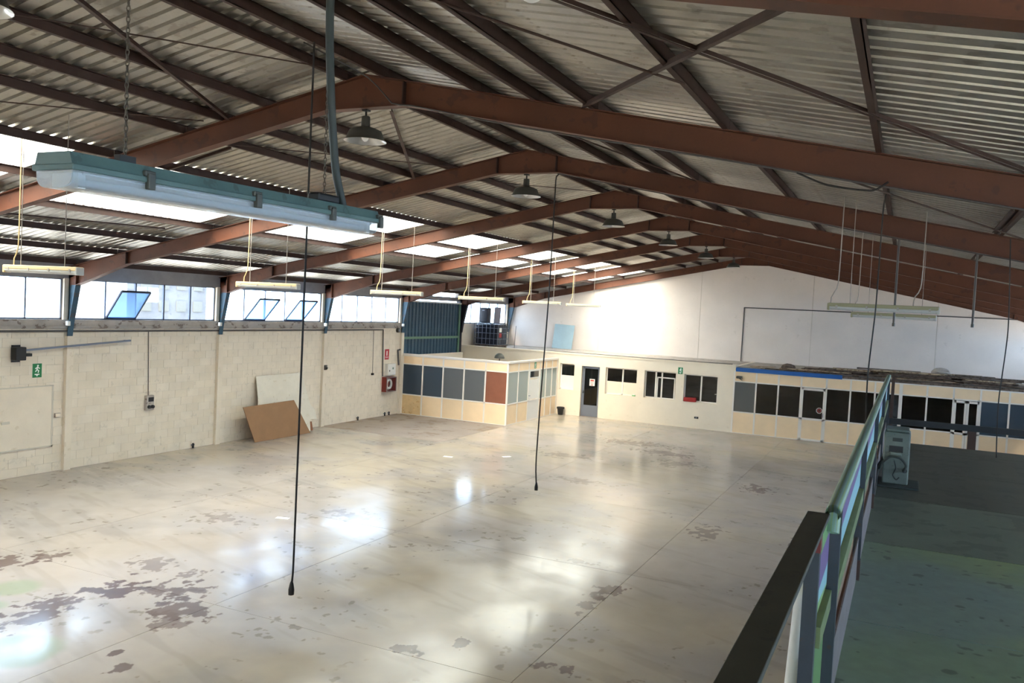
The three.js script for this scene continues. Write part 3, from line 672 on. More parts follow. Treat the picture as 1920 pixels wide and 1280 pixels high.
// ================================================================ SMALL THINGS ON AND BY THE BACK OFFICE
{
  const b = thing('toolbox', 'red toolbox on the sill of the last white-wall window', 'toolbox', [10.78, 1.08, ZO - 0.03]);
  mesh('body', rbox(-0.25, 0.25, 0, 0.13, -0.09, 0.09, 0.015), M.red, b, true);
  mesh('lid', rbox(-0.24, 0.24, 0.13, 0.17, -0.08, 0.08, 0.015), M.red, b, true);
  mesh('handle', mg([bar(V(-0.1, 0.17, 0), V(-0.1, 0.21, 0), 0.015, 0.015, V(1, 0, 0)), bar(V(0.1, 0.17, 0), V(0.1, 0.21, 0), 0.015, 0.015, V(1, 0, 0)), bar(V(-0.1, 0.21, 0), V(0.1, 0.21, 0), 0.02, 0.02)]), M.black, b, true);
  M.greenPlastic = std({ color: srgb(120, 176, 112), roughness: 0.5 });
  const c = thing('packet', 'small pale green packet on the half-screened window sill', 'packet', [8.38, 1.08, ZO - 0.05]);
  mesh('body', rbox(-0.07, 0.07, 0, 0.05, -0.04, 0.04, 0.012), M.greenPlastic, c, true);
  mesh('top', rbox(-0.05, 0.05, 0.05, 0.08, -0.03, 0.03, 0.01), M.white, c, true);
  const s = thing('socket_box', 'black socket box low on the white office wall', 'socket', [11.09, 0.45, ZO]);
  mesh('plate', rbox(-0.08, 0.08, -0.04, 0.04, 0, 0.03, 0.008), M.black, s, true);
  mesh('cover', rbox(-0.03, 0.03, -0.025, 0.025, 0.03, 0.045, 0.006), M.aluGrey, s, true);
  const w = thing('waste_bin', 'black waste bin against the white office wall corner', 'bin', [5.2, 0, -24.93]);
  mesh('body', lathe([[0.0, 0.005], [0.1, 0.005], [0.11, 0.02], [0.15, 0.32], [0.165, 0.33], [0.165, 0.345], [0.14, 0.34], [0.1, 0.03], [0, 0.03]], 24), M.black, w, true);
  mesh('liner', lathe([[0.166, 0.345], [0.172, 0.31], [0.168, 0.27]], 24), M.rubber, w, true);
}
// chair seen through the partition
{
  const c = thing('office_chair', 'dark office chair seen through the partition glass beside its door', 'chair', [16.45, 0, -26.0]);
  mesh('seat', rbox(-0.24, 0.24, 0.42, 0.5, -0.24, 0.24, 0.03), M.black, c, true);
  mesh('backrest', rbox(-0.22, 0.22, 0.6, 1.05, 0.2, 0.27, 0.08, 3), M.black, c, true);
  mesh('stem', mg([rod(V(0, 0.1, 0), V(0, 0.42, 0), 0.03), bar(V(0, 0.46, 0.22), V(0, 0.65, 0.25), 0.05, 0.02, V(1, 0, 0))]), M.black, c, true);
  mesh('base', mg([0, 1, 2, 3, 4].map((i) => bar(V(0, 0.09, 0), V(0.27 * Math.cos(i * 1.2566), 0.06, 0.27 * Math.sin(i * 1.2566)), 0.04, 0.03))), M.black, c, true);
  for (let i = 0; i < 5; i++) { const g = new THREE.SphereGeometry(0.03, 8, 6); g.translate(0.27 * Math.cos(i * 1.2566), 0.03, 0.27 * Math.sin(i * 1.2566)); mesh('caster', plain(g), M.black, c, true); }
}

// ================================================================ LEFT WALL FITTINGS
{
  const t = thing('gate_motor', 'black gate motor with a long grey arm on the block wall', 'motor', [0.0, 2.76, -3.66]);
  wpart('housing', rbox(0.02, 0.22, 2.77, 3.08, -3.79, -3.53, 0.02), M.black, t);
  wpart('bracket', mg([box(0, 0.03, 2.72, 3.12, -3.76, -3.56), rbox(0.1, 0.22, 2.86, 2.93, -3.93, -3.79, 0.01)]), M.black, t);
  wpart('arm', bar(V(0.14, 3.0, -3.75), V(0.14, 3.19, -6.72), 0.05, 0.045), M.aluGrey, t);
  wpart('arm_bracket', box(0, 0.14, 3.16, 3.2, -6.7, -6.62), M.aluGrey, t);
  tag(mesh('wall_pipe', pipe([V(0.05, 3.44, 14.8), V(0.05, 3.44, -18.62), V(0.05, 1.6, -18.72)], 0.025), M.conduit), 'long dark pipe running along the block wall under the windows', 'pipe');
  const h = thing('wall_hatch', 'large painted-over flush hatch low on the block wall', 'hatch', [0, 0.64, -3.7]);
  wpart('leaf', box(-0.02, 0.018, 0.66, 2.1, -4.6, -2.2), M.wallWhite, h);
  wpart('surround', mg([box(-0.02, 0.026, 2.1, 2.13, -4.64, -2.16), box(-0.02, 0.026, 0.62, 0.66, -4.64, -2.16), box(-0.02, 0.026, 0.62, 2.13, -4.64, -4.6)]), M.mortar, h);
  wpart('latch', box(0.018, 0.035, 1.28, 1.34, -3.55, -3.35), M.mortar, h);
  const j = thing('junction_box', 'cream junction box on the wall beside the pilaster', 'box', [0, 1.32, -4.75]);
  wpart('body', rbox(0.0, 0.05, 1.33, 1.43, -4.83, -4.68, 0.008), M.sill, j);
  wpart('lid', rbox(0.05, 0.058, 1.34, 1.42, -4.82, -4.69, 0.003), M.wallWhite, j);
  const s = thing('wall_socket', 'grey socket panel with a drop cable on the block wall', 'socket', [0, 1.26, -7.47]);
  wpart('body', rbox(0.0, 0.1, 1.26, 1.67, -7.6, -7.34, 0.015), M.sill, s);
  wpart('breaker_window', rbox(0.1, 0.11, 1.5, 1.62, -7.57, -7.4, 0.004), M.black, s);
  for (const z of [-7.53, -7.42]) { const g = new THREE.CylinderGeometry(0.045, 0.05, 0.06, 16); g.rotateZ(-Math.PI / 2); g.translate(0.125, 1.36, z); wpart('socket', plain(g), M.black, s); }
  wpart('drop_cable', rod(V(0.02, 1.66, -7.46), V(0.02, 3.42, -7.4), 0.01, 6), M.conduit, s);
  // far corner services
  const e = thing('distribution_box', 'white electrical box between the red sign and hose cabinet', 'box', [0, 1.6, -19.2]);
  wpart('body', rbox(0, 0.14, 1.62, 2.08, -19.5, -18.95, 0.01), M.white, e);
  wpart('door', rbox(0.14, 0.155, 1.65, 2.05, -19.47, -18.98, 0.004), M.white, e);
  wpart('label', mg([box(0.155, 0.158, 1.86, 1.94, -19.32, -19.24)]), M.greenRail, e);
  wpart('latch', box(0.155, 0.165, 1.78, 1.84, -19.06, -19.02), M.black, e);
  const f = thing('hose_cabinet', 'red fire hose cabinet with a glass front in the wall corner', 'cabinet', [0, 0.95, -19.1]);
  wpart('body', mg([box(0, 0.22, 0.98, 1.0, -19.45, -18.75), box(0, 0.22, 1.54, 1.56, -19.45, -18.75), box(0, 0.22, 1.0, 1.54, -18.78, -18.75), box(0, 0.22, 1.0, 1.54, -19.45, -19.42), box(0, 0.02, 1.0, 1.54, -19.42, -18.78)]), M.dullRed, f);
  wpart('door_frame', mg([box(0.22, 0.235, 0.98, 1.01, -19.45, -18.75), box(0.22, 0.235, 1.53, 1.56, -19.45, -18.75), box(0.22, 0.235, 1.01, 1.53, -18.79, -18.75), box(0.22, 0.235, 1.01, 1.53, -19.45, -19.41)]), M.greyFrame, f);
  wpart('pane', box(0.226, 0.23, 1.01, 1.53, -19.41, -18.79), M.glass, f);
  { const g = new THREE.TorusGeometry(0.17, 0.05, 8, 24); g.rotateY(Math.PI / 2); g.translate(0.1, 1.27, -19.1); wpart('hose_reel', plain(g), M.white, f); }
  const a = thing('alarm_sounder', 'small round dark sounder under the window at the column', 'sounder', [0.0, 3.4, -19.7]);
  { const g = new THREE.CylinderGeometry(0.09, 0.1, 0.09, 20); g.rotateZ(-Math.PI / 2); g.translate(0.045, 3.42, -19.7); wpart('body', plain(g), M.enamel, a); const q = new THREE.CylinderGeometry(0.045, 0.045, 0.02, 16); q.rotateZ(-Math.PI / 2); q.translate(0.1, 3.42, -19.7); wpart('grille', plain(q), M.aluGrey, a); }
  const c = thing('cable_drop', 'thin cable ending in a dark plug left of the hose cabinet', 'cable', [0, 1.65, -18.1]);
  wpart('cable', rod(V(0.03, 1.75, -18.05), V(0.03, 3.44, -18.0), 0.008, 6), M.conduit, c);
  wpart('plug', rbox(0, 0.07, 1.68, 1.76, -18.1, -17.99, 0.01), M.black, c);
  tag(mesh('bent_conduit', pipe([V(0.04, 2.0, -19.85), V(0.04, 2.6, -19.75), V(0.04, 2.65, -20.0), V(0.04, 3.4, -20.02)], 0.035), M.conduit), 'thick grey bent conduit in the corner beside the white box', 'conduit');
  const g2 = thing('wall_switch', 'dark broken switch box on the third pilaster', 'switch', [0.1, 2.08, -15.0]);
  wpart('body', rbox(0.1, 0.16, 2.03, 2.2, -15.07, -14.95, 0.01), M.enamel, g2);
  wpart('lever', box(0.16, 0.2, 2.08, 2.12, -15.05, -14.98), M.black, g2);
  for (const [z, l] of [[-5, 'first'], [-10, 'second'], [-15, 'third'], [-20, 'fourth']]) {
    const b = thing('column_lamp', 'small white sensor box at the foot of the ' + l + ' visible window column', 'sensor', [0.12, 3.56, z + 0.1], 'sensors on the window columns');
    wpart('body', rbox(0.1, 0.19, 3.58, 3.69, z + 0.08, z + 0.16, 0.008), M.white, b);
    wpart('lens', rbox(0.19, 0.196, 3.6, 3.67, z + 0.09, z + 0.15, 0.002), M.bulb, b);
  }
  // little holes / pipe stubs at the floor
  for (const [z, l] of [[-9.1, 'near the second pilaster'], [-17.2, 'near the bare concrete corner'], [-19.0, 'left of a pair in the corner'], [-19.3, 'right of a pair in the corner']]) {
    const b = thing('pipe_stub', 'short dark pipe stub at the wall foot ' + l, 'pipe', [0.03, 0, z], 'pipe stubs at the wall foot');
    wpart('tube', rod(V(0.04, 0.0, z), V(0.04, 0.14, z), 0.03, 10), M.rubber, b);
    wpart('clip', box(0, 0.05, 0.08, 0.11, z - 0.05, z + 0.05), M.aluGrey, b);
  }
}
// boards leaning on the block wall
{
  const lean = (name, label, shape, mat, edge, pos, tilt, roll) => {
    const t = new THREE.Shape(shape.map(([x, y]) => new THREE.Vector2(x, y)));
    const g = new THREE.ExtrudeGeometry(t, { depth: 0.016, bevelEnabled: true, bevelSize: 0.002, bevelThickness: 0.002, bevelSegments: 1 });
    const m = mesh(name, uvm(g), mat);
    // local x runs towards -z of the hall, local z towards the hall
    m.quaternion.setFromRotationMatrix(new THREE.Matrix4().makeBasis(V(0, 0, -1), V(-Math.sin(tilt), Math.cos(tilt), 0), V(Math.cos(tilt), Math.sin(tilt), 0)));
    m.position.set(...pos);
    tag(m, label, 'board');
  };
  lean('board', 'brown hardboard sheet leaning in front of the white board', [[0.33, 0], [2.98, 0.0], [2.35, 1.16], [0, 1.12]], M.brownBoard, null, [0.68, 0.005, -10.62], 0.2, 0);
  lean('board', 'tall off-white board with a torn edge leaning on the block wall', [[0.0, 0.02], [2.45, 0.0], [2.48, 0.34], [2.55, 0.4], [2.86, 0.36], [2.8, 0.7], [2.6, 0.9], [2.45, 1.5], [2.3, 2.02], [0.12, 2.0], [0.1, 1.2], [0, 0.9]], M.whiteBoard, null, [0.44, 0.005, -11.45], 0.19, 0);
  lean('board', 'narrow reddish board edge showing behind the white board', [[0, 0], [2.62, 0], [2.6, 0.3], [1.6, 0.4], [0.42, 1.97], [0.36, 1.97], [0.22, 1.5], [0.1, 1.0]], std({ map: mottled([150, 98, 68], 0.06, 1), roughness: 0.8 }), null, [0.37, 0.005, -11.5], 0.18, 0);
}
// papers on the floor
for (const [x, z, r, l] of [[7.32, -4.53, 0.3, 'beside the long hanging plug cable'], [7.85, -14.06, 0.9, 'in mid hall, brightest of the far pair'], [6.47, -12.86, 0.2, 'in mid hall, smaller of the far pair']]) {
  const m = mesh('paper_scrap', rbox(-0.14, 0.14, 0, 0.004, -0.07, 0.07, 0.0019, 1), M.white); m.position.set(x, 0.001, z); m.rotation.y = r;
  tag(m, 'white paper scrap on the floor ' + l, 'paper', 'paper scraps on the floor');
}

// ================================================================ HANGING CABLES
{
  const cable = (label, pts, plug, r = 0.011) => {
    const last = pts[pts.length - 1], t = thing('hanging_cable', label, 'cable', [last.x, last.y, last.z]);
    wpart('cable', tube(pts, r, 48, 7), M.rubber, t);
    if (plug) wpart('plug', (() => { const g = lathe([[0, -0.1], [0.032, -0.1], [0.034, -0.04], [0.02, 0.03], [0.012, 0.05]], 14); g.translate(last.x, last.y, last.z); return g; })(), M.black, t);
    return t;
  };
  cable('long black plug cable hanging from the ridge behind the teal lamp', [V(12.6, 7.38, 1.5), V(12.6, 5.3, 1.5), V(12.6, 3, 1.5), V(12.59, 1.55, 1.49), V(12.6, 1.3, 1.52)], true, 0.012);
  cable('black plug cable hanging from the second portal frame ridge', [V(12.86, 7.02, -5.0), V(12.86, 7.03, -5.1), V(12.75, 6.98, -5.2), V(12.7, 6.8, -5.3), V(12.66, 5, -5.36), V(12.6, 3, -5.36), V(12.57, 1.7, -5.36), V(12.6, 1.27, -5.36)], true, 0.013);
  cable('thin dark cable hanging in front of the cream partition beside the railing', [V(18.36, 6.3, -2.6), V(18.33, 6.0, -2.6), V(18.32, 4.8, -2.6), V(18.28, 3.9, -2.6), V(18.3, 3.0, -2.6), V(18.29, 2.4, -2.6)], false, 0.009);
  cable('thin dark cable hanging down onto the walkway end', [V(19.9, 5.85, -4.4), V(19.95, 4.6, -4.4), V(19.9, 3.6, -4.4), V(19.92, 2.82, -4.4)], false, 0.008);
  const rodThing = (label, x, y0, y1, z) => { const t = thing('drop_rod', label, 'rod', [x, y0, z]); wpart('rod', rod(V(x, y0, z), V(x, y1, z), 0.016, 8), M.conduit, t); wpart('socket', rod(V(x, y0 - 0.05, z), V(x, y0, z), 0.022, 8), M.enamel, t); };
  rodThing('grey drop rod hanging through the pair of olive lamps', 18.5, 4.62, 5.9, -5);
  rodThing('grey drop rod hanging alone right of the olive lamps', 19.55, 4.66, 5.68, -5);
  // loose wiring along the rafters
  tag(mesh('roof_wire', tube([V(12.2, 7.5, 1.2), V(12.4, 7.35, 0.2), V(12.75, 7.0, 0.1), V(12.95, 7.0, 0.1), V(14.5, 6.66, 0.09), V(16.5, 6.28, 0.09), V(20, 5.6, 0.09)], 0.01, 60, 6), M.conduit), 'pale wire drooping over the first whole portal frame ridge', 'wire');
  tag(mesh('roof_wire', tube([V(17.6, 6.06, 0.09), V(17.9, 5.93, 0.1), V(18.3, 5.87, 0.1), V(18.45, 5.95, 0.1)], 0.01, 30, 6), M.rubber), 'short loose black wire curling under the first portal frame', 'wire');
  tag(mesh('roof_wire', tube([V(12.9, 6.99, -4.9), V(14.6, 6.65, -4.9), V(18, 5.98, -4.9), V(21, 5.4, -4.9)], 0.01, 40, 6), M.conduit), 'wire fixed under the second portal frame rafter', 'wire');
}

// ================================================================ HIGH-BAY LAMPS UNDER THE RIDGE
{
  const make = () => {
    const t = new THREE.Group();
    mesh('stem', mg([rod(V(0, -0.08, 0), V(0, 0.02, 0), 0.014, 8), box(-0.04, 0.04, -0.005, 0.015, -0.04, 0.04)]), M.black, t, true);
    mesh('ballast_housing', lathe([[0, -0.07], [0.05, -0.07], [0.055, -0.08], [0.058, -0.2], [0.075, -0.215]], 20), M.enamel, t, true);
    mesh('shade', lathe([[0.07, -0.205], [0.14, -0.225], [0.205, -0.255], [0.225, -0.3], [0.245, -0.355], [0.275, -0.385], [0.278, -0.39]], 28), M.enamel, t, true);
    mesh('reflector', lathe([[0.03, -0.215], [0.13, -0.235], [0.195, -0.262], [0.216, -0.305], [0.238, -0.358], [0.274, -0.388]], 28), M.reflector, t, true);
    const b = new THREE.SphereGeometry(0.055, 16, 12); b.scale(1, 1.5, 1); b.translate(0, -0.31, 0);
    mesh('bulb', plain(b), M.bulb, t, true);
    return t;
  };
  const first = make(); first.name = numbered('high_bay_lamp'); scene.add(first);
  const where = { 5: 'cut by the top-left corner of the view', 0: 'first one, under the frame over the teal lamp', '-5': 'second one, beside the long plug cable top', '-10': 'third one along the ridge', '-15': 'fourth one along the ridge', '-20': 'fifth one along the ridge', '-25': 'last one, against the white gable wall' };
  [5, 0, -5, -10, -15, -20, -25].forEach((z, i) => {
    const l = 'grey dome lamp under the roof ridge, ' + where[z];
    const o = i ? copyOf(first, l, W2, 6.99, z) : first;
    o.position.set(W2, 6.99, z); tag(o, l, 'lamp', 'high-bay lamps under the ridge');
  });
  const s = thing('bulkhead_lamp', 'pale round lamp under the nearest rafter at the top edge', 'lamp', [16.86, 6.17, 5.0]);
  { const g = new THREE.SphereGeometry(0.055, 16, 12); g.scale(1, 0.7, 1); mesh('globe', plain(g), M.white, s, true); mesh('base', lathe([[0, 0.05], [0.06, 0.05], [0.06, 0.02], [0.05, 0.0]], 16), M.enamel, s, true); }
}

// ================================================================ BATTEN LAMPS
function batten(label, x0, y, z, L, body, group, wires) {
  const t = thing('batten_lamp', label, 'lamp', [x0 + L / 2, y - 0.12, z], group);
  const X = x0, E = x0 + L;
  wpart('housing', rbox(X, E, y - 0.055, y, z - 0.06, z + 0.06, 0.012), body, t);
  const prof = []; for (let i = 0; i <= 10; i++) { const a = Math.PI * i / 10; prof.push([Math.cos(a) * 0.058, -Math.sin(a) * 0.05]); } for (let i = 10; i >= 0; i--) { const a = Math.PI * i / 10; prof.push([Math.cos(a) * 0.055, -Math.sin(a) * 0.047]); }
  const g = prism(prof, 0, L - 0.04); g.rotateY(Math.PI / 2); g.translate(X + 0.02, y - 0.056, z);
  wpart('diffuser', g, M.diffuserDim, t);
  for (const s of [-0.025, 0.025]) wpart('tube', rod(V(X + 0.05, y - 0.075, z + s), V(E - 0.05, y - 0.075, z + s), 0.013, 8), M.tubeWhite, t);
  for (const x of [X + 0.005, E - 0.005]) wpart('end_cap', rbox(x - 0.018, x + 0.018, y - 0.11, y - 0.005, z - 0.058, z + 0.058, 0.01), x < X + 0.1 ? body : M.diffuserDim, t);
  for (let i = 0; i < 4; i++) { const x = X + 0.12 + i * (L - 0.24) / 3; wpart('clip', box(x - 0.015, x + 0.015, y - 0.075, y - 0.035, z + 0.058, z + 0.066), M.sill, t); }
  wires.forEach(([dx, kind], i) => {
    const x = X + dx, top = roofY(x) - 0.01;
    wpart(i ? 'hanger' : 'feed_cable', kind ? tube([V(x - 0.09, y, z), V(x - 0.08, y + 0.12, z), V(x, y + 0.32, z), V(x + 0.01, top, z)], 0.009, 20, 6) : rod(V(x, y, z), V(x, top, z), 0.006, 6), kind && body === M.lampCream ? body : M.sill, t);
  });
}
{
  const rows = [[7.28, 4.81, 1.4, 'nearest of the window-side row'], [6.73, 4.81, -3.64, 'second of the window-side row'], [6.27, 4.84, -8.84, 'third of the window-side row'], [6.36, 4.84, -13.3, 'fourth of the window-side row'], [5.89, 4.85, -18.95, 'fifth of the window-side row'], [5.6, 4.86, -24.0, 'last of the window-side row, before the gable wall']];
  for (const [x, y, z, l] of rows) batten('cream fluorescent batten on hangers, ' + l, x, y, z, 1.5, M.lampCream, 'cream battens on the window side', [[0.24, 1], [0.3, 0], [1.2, 0]]);
  batten('olive fluorescent batten above the walkway end, upper and nearer one', 17.59, 4.88, -4.6, 1.5, M.lampOlive, 'olive battens on the walkway side', [[0.12, 1], [0.3, 0], [1.25, 1]]);
  batten('olive fluorescent batten above the walkway end, lower and farther one', 17.67, 4.82, -8.98, 1.5, M.lampOlive, 'olive battens on the walkway side', [[0.1, 1], [0.3, 0], [1.25, 0]]);
}
// the near lamp
{
  const t = thing('vapour_batten_lamp', 'large teal lamp with a clear cover hanging close by on chains', 'lamp', [16.5, 4.9, 6.6]);
  const L = 1.5, a = -0.74, b = 0.76;
  const hp = [[-0.075, 0.0], [-0.08, 0.01], [-0.068, 0.046], [0.068, 0.046], [0.08, 0.01], [0.075, 0.0]];
  mesh('housing', mg([prism(hp, a, b), rbox(-0.088, 0.088, -0.006, 0.012, a - 0.004, b + 0.004, 0.004)]), M.lampTeal, t, true);
  const arc = (r, h, n = 16) => [...Array(n + 1).keys()].map((i) => { const q = Math.PI * i / n, c = Math.cos(q), s = Math.sin(q); return [Math.sign(c) * Math.pow(Math.abs(c), 0.55) * r, -Math.pow(s, 0.6) * h]; });
  const outer = arc(0.076, 0.05), inner = arc(0.0735, 0.0475).reverse();
  mesh('diffuser', prism([...outer, ...inner].map(([x, y]) => [x, y - 0.006]), a + 0.004, b - 0.004), M.diffuser, t, true);
  for (const z of [a + 0.002, b - 0.008]) mesh('end_cap', prism(arc(0.0745, 0.048).map(([x, y]) => [x, y - 0.006]), z, z + 0.006), M.diffuser, t, true);
  mesh('reflector', mg([box(-0.06, 0.06, -0.012, -0.008, a + 0.05, b - 0.05)]), M.white, t, true);
  for (const s of [-0.032, 0.032]) mesh('tube', rod(V(s, -0.034, a + 0.06), V(s, -0.034, b - 0.06), 0.013, 12), M.tubeWhite, t, true);
  for (const z of [a + 0.05, b - 0.05]) mesh('lamp_holder', box(-0.055, 0.055, -0.052, -0.008, z - 0.012, z + 0.012), M.white, t, true);
  for (const z of [0.5, 0.03, -0.4, -0.735]) mesh('clip', mg([rbox(0.078, 0.098, -0.028, 0.022, z - 0.013, z + 0.013, 0.004), rbox(0.074, 0.09, 0.012, 0.03, z - 0.02, z + 0.02, 0.004)]), M.enamel, t, true);
  const gland = rod(V(0.0, 0.0, a - 0.03), V(0, 0, a), 0.016, 10); mesh('gland', gland, M.enamel, t, true);
  const up = roofY(16.5) - 0.02 - 4.9;
  for (const z of [0.52, -0.45]) {
    const links = [];
    for (let y = 0.06, i = 0; y < up; y += 0.0165, i++) { const g = new THREE.TorusGeometry(0.0068, 0.0021, 4, 8); g.scale(0.8, 1.45, 1); if (i % 2) g.rotateY(Math.PI / 2); g.rotateY(0.5); g.translate(0, y, z); links.push(plain(g)); }
    mesh('chain', mg(links), M.chain, t, true);
    mesh('hook', mg([box(-0.012, 0.012, 0.05, 0.075, z - 0.03, z + 0.03)]), M.black, t, true);
  }
  const hose = tube([V(0.0, 0.05, -0.58), V(0.0, 0.2, -0.52), V(0.01, 0.5, -0.46), V(0.0, 0.9, -0.45), V(0.02, up, -0.5)], 0.017, 60, 12);
  const hp2 = hose.attributes.position; void hp2;
  M.hose = std({ color: srgb(50, 56, 54), roughness: 0.55 });
  mesh('conduit', hose, M.hose, t, true);
  mesh('junction', rbox(-0.03, 0.03, 0.05, 0.085, -0.52, -0.38, 0.01), M.black, t, true);
  t.rotation.set(0.012, 0.0, 0);
}

// ================================================================ WALKWAY (MEZZANINE)
{
  const Y = 2.8, X0 = 18.42, Z1 = 14.98, Z0 = -5.18;
  const t1 = dataTex(1024, 1024, (u, v) => {
    const x = u * 6, z = v * 6;
    const a = fbm(x * 0.9, z * 0.9, 5), b = fbm(x * 0.7 + 30, z * 0.7 + 8, 4), g = fbm(x * 14, z * 14, 3);
    let c = blend([128, 144, 116], [140, 154, 106], smooth(a, 0.4, 0.66));
    c = blend(c, [124, 138, 130], smooth(b, 0.42, 0.7) * 0.85);
    c = tint(c, 0.94 + 0.12 * g);
    const s = fbm(x * 9 + 60, z * 9 + 2, 3);
    return blend(c, [70, 78, 64], smooth(s, 0.73, 0.78) * 0.6);
  });
  t1.wrapS = t1.wrapT = THREE.MirroredRepeatWrapping; t1.repeat.set(1 / 6, 1 / 6);
  M.deck = std({ map: t1, roughness: 0.42 });
  M.deckFarShade = [[108, 116, 100], [84, 86, 75]].map((c) => std({ map: mottled(c, 0.12, 2.2, 0.4, tint(c, 0.86)), roughness: 0.48 }));  // shade towards the far end, put into the board colour in steps
  const deck = structure('floor_walkway');
  const xs = [X0 + 0.06, 20.6, 22.6, WID - 0.02], zs = [Z1, 13.6, 11.6, 9.6, 7.6, 5.6, 3.58, 1.55, -0.45, -2.45, -4.4, Z0];
  for (let i = 0; i + 1 < xs.length; i++) for (let j = 0; j + 1 < zs.length; j++) wpart('deck_board', box(xs[i] + 0.003, xs[i + 1] - 0.003, Y - 0.025, Y, zs[j + 1] + 0.007, zs[j] - 0.007), zs[j] < 0 ? M.deckFarShade[1] : zs[j] < 2 ? M.deckFarShade[0] : M.deck, deck);
  wpart('joist_deck', box(X0 + 0.06, WID, Y - 0.2, Y - 0.03, Z0 + 0.02, Z1), M.darkSteel, deck);
  wpart('edge_beam', mg([box(X0, X0 + 0.06, Y - 0.28, Y - 0.005, Z0, Z1), box(X0, WID, Y - 0.28, Y - 0.005, Z0 - 0.04, Z0)]), M.steel, deck);
  for (const z of [-4.9, 0, 5, 10]) wpart('post', box(X0 + 0.02, X0 + 0.16, 0, Y - 0.28, z - 0.07, z + 0.07), M.steel, deck);

  const paint = dataTex(64, 512, (u, v) => {
    const n = fbm(u * 3, v * 26, 4), k = fbm(u * 5 + 9, v * 60, 3);
    let c = blend([112, 146, 120], [124, 152, 148], smooth(n, 0.42, 0.6));
    c = blend(c, [132, 152, 96], smooth(k, 0.58, 0.7) * 0.8);
    return blend(c, [150, 138, 120], smooth(fbm(u * 6 + 4, v * 90, 3), 0.66, 0.74) * 0.8);
  });
  M.railPaint = std({ map: paint, roughness: 0.45 });
  M.postDark = std({ map: mottled([42, 50, 58], 0.15, 0.7, 0.3, [60, 46, 40]), roughness: 0.55 });
  M.railDark = std({ map: mottled([60, 58, 46], 0.15, 0.6, 0.3, [48, 46, 38]), roughness: 0.6 });
  M.midGreen = std({ map: mottled([114, 126, 82], 0.12, 0.8, 0.3, [96, 112, 80]), roughness: 0.55 });
  M.lilac = std({ map: mottled([118, 108, 108], 0.08, 0.9, 0.3, [98, 92, 90]), roughness: 0.6 });
  M.postRed = std({ color: srgb(104, 30, 28), roughness: 0.6 });
  M.postBrown = std({ color: srgb(74, 52, 44), roughness: 0.7 });
  const print = canvasTex(512, 128, (x, w, h) => {
    x.fillStyle = '#8fbdc6'; x.fillRect(0, 0, w, h);
    x.fillStyle = '#6f5488'; x.beginPath(); x.moveTo(0, 30); x.lineTo(w, 0); x.lineTo(w, 56); x.lineTo(0, 92); x.fill();
    x.fillStyle = '#6a9a58'; x.beginPath(); x.moveTo(0, 0); x.lineTo(w, 0); x.lineTo(0, 34); x.fill();
    x.fillStyle = '#86a862'; x.beginPath(); x.moveTo(0, 128); x.lineTo(120, 128); x.lineTo(0, 108); x.fill();
  });
  M.signPrint = std({ map: print, roughness: 0.5 });
  // railing with tube top: four bays
  const xr = 18.485;
  const rail = thing('walkway_railing', 'green painted tube railing with coloured infill plates along the walkway', 'railing', [xr, Y, 0]);
  const railTop = tube([V(xr, Y + 0.92, 5.36), V(xr, Y + 0.96, 5.345), V(xr, Y + 0.99, 5.31), V(xr, Y + 1.0, 5.24), V(xr, Y + 1.0, 3), V(xr, Y + 1.0, 0), V(xr, Y + 1.0, -3), V(xr, Y + 1.0, -5.16)], 0.03, 160, 14);
  wpart('top_rail', railTop, M.railPaint, rail);
  const posts = [5.15, 2.7, 0.15, -2.4, -5.05];
  posts.forEach((z) => {
    const p = wpart('post', box(xr - 0.025, xr + 0.025, Y + 0.14, Y + 0.985, z - 0.025, z + 0.025), M.postDark, rail);
    wpart('foot', box(xr - 0.028, xr + 0.028, Y - 0.1, Y + 0.14, z - 0.028, z + 0.028), M.postBrown, p);
  });
  for (let i = 0; i + 1 < posts.length; i++) {
    const a = posts[i] - 0.025, b = posts[i + 1] + 0.025;
    const up = box(xr - 0.016, xr - 0.008, Y + 0.66, Y + 0.94, b, a);
    { const p = up.attributes.position, uv = up.attributes.uv; for (let k = 0; k < p.count; k++) uv.setXY(k, (a - p.getZ(k)) / (a - b), (p.getY(k) - Y - 0.66) / 0.28); }
    wpart('infill_plate', up, M.signPrint, rail);
    wpart('mid_rail', box(xr - 0.02, xr + 0.02, Y + 0.56, Y + 0.64, b, a), M.midGreen, rail);
    wpart('toe_plate', box(xr + 0.0, xr + 0.008, Y, Y + 0.3, b, a), M.lilac, rail);
  }
  // near length of the railing, flat bar on top
  const near = thing('walkway_handrail', 'dark flat-bar railing length closest to the viewpoint', 'railing', [18.43, Y, 7]);
  wpart('top_rail', rbox(18.392, 18.478, Y + 0.985, Y + 1.005, 5.4, 11.5, 0.004, 1), M.railDark, near);
  [5.72, 8.3, 11.4].forEach((z) => {
    const p = wpart('post', box(18.425, 18.475, Y + 0.2, Y + 0.93, z - 0.03, z + 0.03), M.postDark, near);
    wpart('collar', box(18.423, 18.477, Y + 0.93, Y + 0.985, z - 0.032, z + 0.032), M.postRed, p);
    wpart('foot', box(18.423, 18.477, Y - 0.1, Y + 0.2, z - 0.032, z + 0.032), M.postBrown, p);
  });
